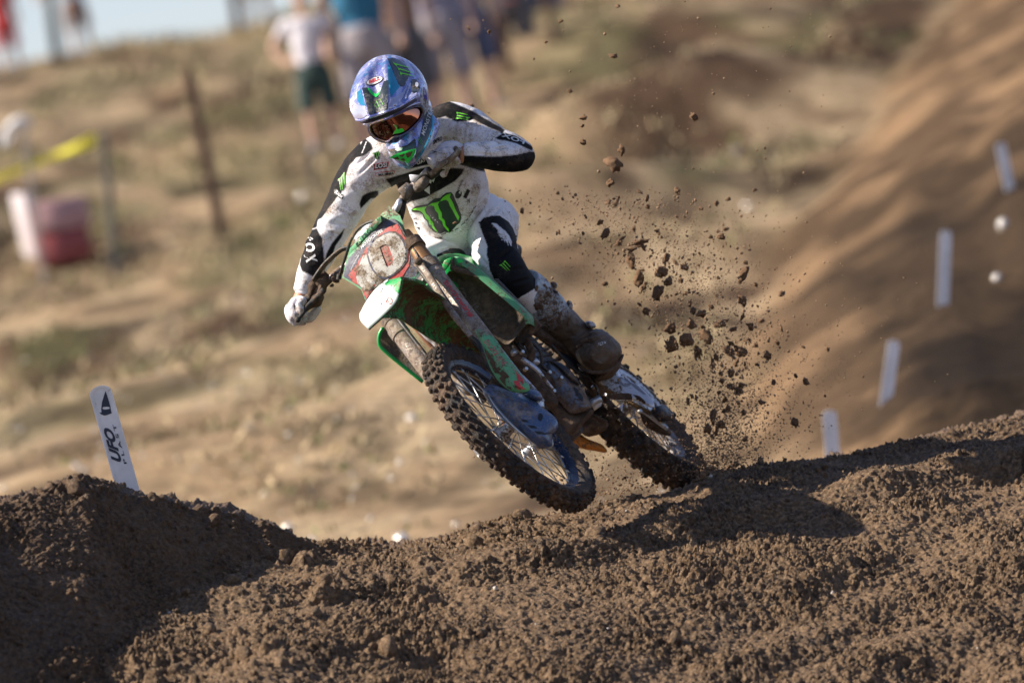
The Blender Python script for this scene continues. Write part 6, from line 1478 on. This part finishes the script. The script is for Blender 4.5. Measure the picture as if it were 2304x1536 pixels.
# markers along the far berm
for (x0, y0, x1, y1, w, d, lb) in ((2282, 470, 2250, 322, 22, -17.5, 'blurred white track marker highest on the right bank, leaning left'),
                                   (2121, 695, 2128, 518, 25, -14.0, 'blurred upright white track marker, second down the right bank'),
                                   (1988, 942, 2012, 765, 27, -11.0, 'blurred white track marker leaning right, third down the right bank'),
                                   (1876, 1060, 1866, 922, 32, -9.0, 'blurred white track marker lowest on the right, half hidden by the crest')):
    marker(x0, y0, x1, y1, w, d, lb, 'white track markers lining the right bank')

# ------------------------------------------------------------------ posts, tape, wrapped bale
M_WOOD = mk('old_wood', (.13, .075, .05), .85, bump=.8, bscale=30, var=.3)
M_GWOOD = mk('grey_wood', (.20, .19, .15), .9, bump=.8, bscale=30, var=.3)
M_PALE = mk('pale_post_paint', (.42, .38, .33), .8)
def post(x0, y0, x1, y1, w, D_, label, mat, group=None):
    d = DIST - D_; a_, b_ = px(x0, y0, d), px(x1, y1, d); ax_ = nrm(b_ - a_)
    r_ = w / PXM * D_ / DIST / 2; sd = nrm(np.cross(ax_, [0, 0, 1])); fw = np.cross(sd, ax_); L_ = np.linalg.norm(b_ - a_)
    V, F = box(a_ + ax_ * (L_ / 2 - .1), [sd, fw, ax_], (2 * r_, 2 * r_, L_ + .2), .94, r_ * .3); V = wobble(V, r_ * .1, 8)
    o = mesh('wooden_post', V, F, mat, None, sharp=40, loc=tow(a_)); tag(o, label, 'post', group); return o
def gD(x, y): return DIST - G(x, y)[1]
post(500, 535, 420, 148, 25, gD(500, 535), 'dark brown wooden post leaning left in the dry grass', M_WOOD)
post(262, 610, 232, 300, 19, gD(262, 610), 'thin grey-brown stake standing beside the yellow tape', M_GWOOD)
post(128, 120, 104, -60, 24, 84, 'grey-green trunk-like post standing against the sky', M_GWOOD)
post(1142, 170, 1090, -90, 26, gD(1142, 170), 'brown post among the legs of the standing crowd', M_WOOD)
post(1250, 95, 1215, -80, 18, gD(1250, 95), 'short brown post right of the standing crowd', M_WOOD)
post(703, 420, 690, 215, 14, gD(703, 430), 'thin pale stake below the child in the white shirt', M_GWOOD)
post(98, 620, 52, 275, 12, gD(98, 640), 'pale white pole holding the yellow tape', M_PALE)
post(530, 30, 515, -70, 22, 84, 'dark post on the skyline right of the sky gap', M_WOOD)
# yellow tape
M_TAPE = mk('yellow_tape', (.98, .84, .04), .5, bump=.1)
Dt = gD(98, 640) + .2; rows = []
for i, (x, y, hw) in enumerate(((-60, 424, 9), (0, 400, 9), (60, 376, 8), (120, 352, 8), (165, 334, 9), (192, 322, 14), (214, 312, 12))):
    rows.append([px(x + (3 if j else 0), y + j * hw, DIST - Dt + .03 * math.sin(i * 1.7)) for j in (-1, 0, 1)])
tp_ = mesh('barrier_tape', *solid(dense(np.array(rows), 3, 5), .004), M_TAPE); tag(tp_, 'yellow barrier tape stretched from the pale pole at the left edge', 'tape')
cr = mesh('crumpled_sheet', *(lambda V, F: (wobble(V, .09, 7, 3), F))(*ellipsoid(px(28, 292, DIST - Dt), np.eye(3), (.10, .10, .06), 16, 10)), mk('pale_sheet', (.6, .6, .62), .6)); tag(cr, 'crumpled white sheet caught on top of the pale pole', 'sheet')
# wrapped bale
Db = gD(120, 605) ; d_ = DIST - Db
ctr = px(125, 522, d_ - .2); q = thing('wrapped_bale', 'straw bale wrapped in dark red and white sheeting beside the pale pole', 'bale', tow(px(125, 600, d_)))
M_REDS = mk('dark_red_sheet', (.27, .06, .06), .55, bump=.5, bscale=12); M_WHS = mk('white_sheet', (.62, .56, .58), .5, bump=.5, bscale=12); M_PINKS = mk('faded_pink_sheet', (.42, .25, .26), .5, bump=.5, bscale=12)
r_ax = nrm([.98, .14, -.12]); u_ax = nrm([-.22, .97, -.05]); f_ax = np.cross(r_ax, u_ax)
kx = Db / DIST / PXM
def bbx(cx, cy, w, h, dd, mat, nm, off=0): 
    V, F = box(px(cx, cy, d_) + f_ax * off, [r_ax, u_ax, f_ax], (w * kx, h * kx, dd), 1, .02); mesh(nm, wobble(V, .01, 5), F, mat, q, sharp=40)
bbx(142, 560, 118, 74, .42, M_REDS, 'red_cover'); bbx(136, 486, 118, 72, .42, M_PINKS, 'faded_cover'); 
V, F = box(px(64, 506, d_) - f_ax * .1, [nrm([.55, 0, .83]), u_ax, nrm([.83, 0, -.55])], (.17, 150 * kx, .10), 1, .02); mesh('white_cover', V, F, M_WHS, q, sharp=40)
# pale stones and litter catching the sun
M_STONE = mk('pale_stone', (.70, .66, .60), .14, .35, bump=.0)
big = [(680, 450, .034, 'white stone on the dry grass left of the rider'), (2258, 515, .034, 'bright white stone low on the right bank'), (2244, 632, .024, 'small pale stone below the bright one on the right bank'), (905, 1222, .034, 'white stone lying just behind the low point of the crest'),
       (926, 948, .026, 'pale stone in the grass left of the front wheel'), (650, 1196, .028, 'grey-white stone right behind the clods of the mound'), (1656, 345, .026, 'small pale stone up the slope beyond the flying dirt'), (1682, 470, .026, 'pale round stone at the foot of the right bank')]
for x, y, r_, lb in big:
    w_, dd = G(x, y); v, f = clod(int(x)); v = nrm(v) * (.85 + .15 * np.linalg.norm(v, axis=1, keepdims=True)); o = mesh('pale_stone', (v * r_ * (1 + 0 * dd)) + w_ + np.array([0, -.02, r_ * .5]), f.tolist(), M_STONE, None, world_in=True, loc=w_); tag(o, lb, 'stone')
gs = np.random.default_rng(99); Ps, Rs = [], []
for _ in range(230):
    x, y = gs.uniform(0, 1500), gs.uniform(420, 1230)
    w_, dd = G(x, y); Ps.append(w_ + np.array([0, -.01, .008])); Rs.append(.006 + .011 * gs.random() ** 2)
scatter('pale_gravel', np.array(Ps), Rs, M_STONE, 18, CLs)

# ------------------------------------------------------------------ spectators on the hill
def clothm(n, c): return mk(n, c, .85, bump=.4, bscale=14)
M_SK2 = mk('sunlit_skin', (.55, .34, .25), .6); M_HAIR = mk('brown_hair', (.06, .04, .025), .7)
def spectator(fx, fy, D_, h, shirt, shorts, label, lean=0.0, arms='down', hatc=None, yaw=0.0, long=False):
    """fx, fy: photo px of the ground between the feet"""
    base = tow(px(fx, fy, DIST - D_)); tilt = math.sin(lean)
    def Pw(x, y, z): 
        c, s = math.cos(yaw), math.sin(yaw); X_ = x * c - y * s; Y_ = x * s + y * c
        return base + np.array([X_ + tilt * z, Y_, z]) * h / 1.75
    P = lambda *a: np.array([Pw(*p) for p in a]); S = h / 1.75
    pr = []
    for s in (-1, 1):
        pr.append(tube(P((s * .10, 0, .86), (s * .12, -.01, .48), (s * .13, .02, .08)), np.array([.095, .06, .042]) * S, 14, 14))
        pr.append(tube(P((s * .13, .05, .05), (s * .135, -.06, .045), (s * .14, -.16, .03)), np.array([.045, .045, .03]) * S, 12, 8))
    pr.append(tube(P((0, 0, .82), (0, .01, 1.0), (0, .0, 1.2), (0, .0, 1.40), (0, 0, 1.48)), np.array([.15, .135, .15, .17, .06]) * S, 18, 16, flat=[.75, .7, .68, .62, .9], ref=(0, 1, 0)))
    pr.append(tube(P((0, 0, 1.44), (0, -.01, 1.56)), np.array([.055, .05]) * S, 12)); pr.append(ellipsoid(Pw(0, -.01, 1.64), np.eye(3), np.array([.075, .092, .112]) * S, 18, 12))
    A = {'down': [(.19, 0, 1.40), (.25, .02, 1.12), (.26, -.08, .86), (.26, -.12, .78)], 'hips': [(.19, 0, 1.40), (.38, .04, 1.18), (.24, -.06, 1.00), (.17, -.10, .98)], 'out': [(.19, 0, 1.40), (.42, 0, 1.22), (.60, -.05, 1.05), (.66, -.06, .98)], 'up': [(.19, 0, 1.38), (.30, -.05, 1.12), (.22, -.16, 1.34), (.12, -.2, 1.5)]}[arms]
    for s in (-1, 1): pr.append(tube(P(*[(s * a[0], a[1], a[2]) for a in A]), np.array([.055, .045, .036, .03]) * S, 12, 14))
    V, F = join(*pr); V, F, _ = remesh(V, F, .018 * S, 4)
    o = thing('person', label, 'person', base); mesh('body', V, F, M_SK2, o, world_in=True)
    sh = [tube(P((0, 0, .84), (0, .01, 1.0), (0, .0, 1.2), (0, .0, 1.42), (0, 0, 1.47)), np.array([.175, .165, .18, .195, .07]) * S, 18, 16, flat=[.78, .75, .72, .66, .9], ref=(0, 1, 0))]
    for s in (-1, 1): sh.append(tube(P((s * .15, 0, 1.41), (s * A[0][0] * 1.15, A[0][1], A[0][2] - .02), (s * (A[0][0] + A[1][0]) / 2, A[1][1], (A[0][2] + A[1][2]) / 2)), np.array([.07, .075, .07]) * S, 12, 8))
    V, F = join(*sh); V, F, Nn = remesh(V, F, .016 * S, 3); V = V + Nn * (.012 * fbm(V, 9, 3, 2))[:, None]; mesh('shirt', V, F, shirt, o, world_in=True)
    kz = .08 if long else .46
    st = [tube(P((0, 0, .78), (0, 0, .90), (0, 0, .98)), np.array([.17, .175, .16]) * S, 16, 6, flat=[.8, .8, .8], ref=(0, 1, 0))]
    for s in (-1, 1): st.append(tube(P((s * .09, 0, .88), (s * .12, -.01, .62), (s * .13, 0, kz)), np.array([.115, .10, .085 if long else .10]) * S, 14, 10))
    V, F = join(*st); V, F, Nn = remesh(V, F, .016 * S, 2); mesh('trousers' if long else 'shorts', V, F, shorts, o, world_in=True)
    mesh('hair' if hatc is None else 'cap', *ellipsoid(Pw(0, .015, 1.67), np.eye(3), np.array([.084, .095, .10]) * S, 16, 10), M_HAIR if hatc is None else hatc, o, world_in=True)
    for s in (-1, 1):
        c_ = tube(P((s * .13, .06, .045), (s * .135, -.06, .05), (s * .14, -.18, .035)), np.array([.052, .055, .04]) * S, 12, 8); mesh('shoe', *c_, M_SHOE, o, world_in=True)
    return o
M_SHOE = mk('grey_shoe', (.25, .24, .24), .7)
W_ = clothm('white_shirt_cloth', (.68, .66, .72)); BLU = clothm('blue_shirt_cloth', (.02, .14, .26)); GRS = clothm('grey_shorts_cloth', (.30, .27, .29)); DGR = clothm('dark_green_shorts_cloth', (.03, .06, .055))
NAV = clothm('navy_cloth', (.08, .10, .17)); BRN = clothm('brown_cloth', (.26, .15, .10)); RED = clothm('red_shirt_cloth', (.50, .05, .05)); BLK = clothm('charcoal_cloth', (.10, .095, .10)); TAN = clothm('tan_cloth', (.4, .29, .18)); LIL = clothm('grey_lilac_cloth', (.25, .24, .32)); PNK = clothm('pink_cloth', (.6, .18, .18))
def sp(fx, fy, **k): 
    return spectator(fx, fy, gD(fx, fy) if fy > 150 else 74, **k)
lean = -.03
spectator(738, 340, 64, 1.22, W_, DGR, 'child in white T-shirt and dark green shorts standing arms akimbo on the hill', lean, 'hips')
spectator(870, 365, 64, 1.86, BLU, GRS, 'person in dark blue T-shirt and grey shorts on the hill behind the rider', lean, 'down')
spectator(950, 330, 67, 1.70, BRN, BLK, 'person in brown top and charcoal shorts standing right of the blue shirt', lean, 'down')
spectator(1035, 300, 70, 1.78, LIL, GRS, 'person in grey-lilac top and grey shorts near the middle of the crowd', lean, 'down')
spectator(1090, 262, 72, 1.75, NAV, NAV, 'person in navy top and shorts left of the brown post', lean, 'down', yaw=.4)
spectator(1180, 215, 76, 1.72, PNK, BLK, 'person in pink top and black shorts right of the brown post', lean, 'hips')
spectator(1245, 170, 79, 1.72, BLK, NAV, 'person in dark clothes at the right end of the crowd', lean, 'down', long=True)
spectator(30, 165, 84, 1.0, RED, RED, 'child in red sitting low on the skyline at the left edge', -.05, 'down')
spectator(190, 125, 86, 1.05, clothm('faded_blue_cloth', (.2, .28, .36)), BRN, 'child in faded blue top and brown shorts with arms held out on the skyline', -.05, 'out')
spectator(590, 60, 84, 1.2, PNK, TAN, 'child in pink top behind the dark post on the skyline', -.05, 'down')
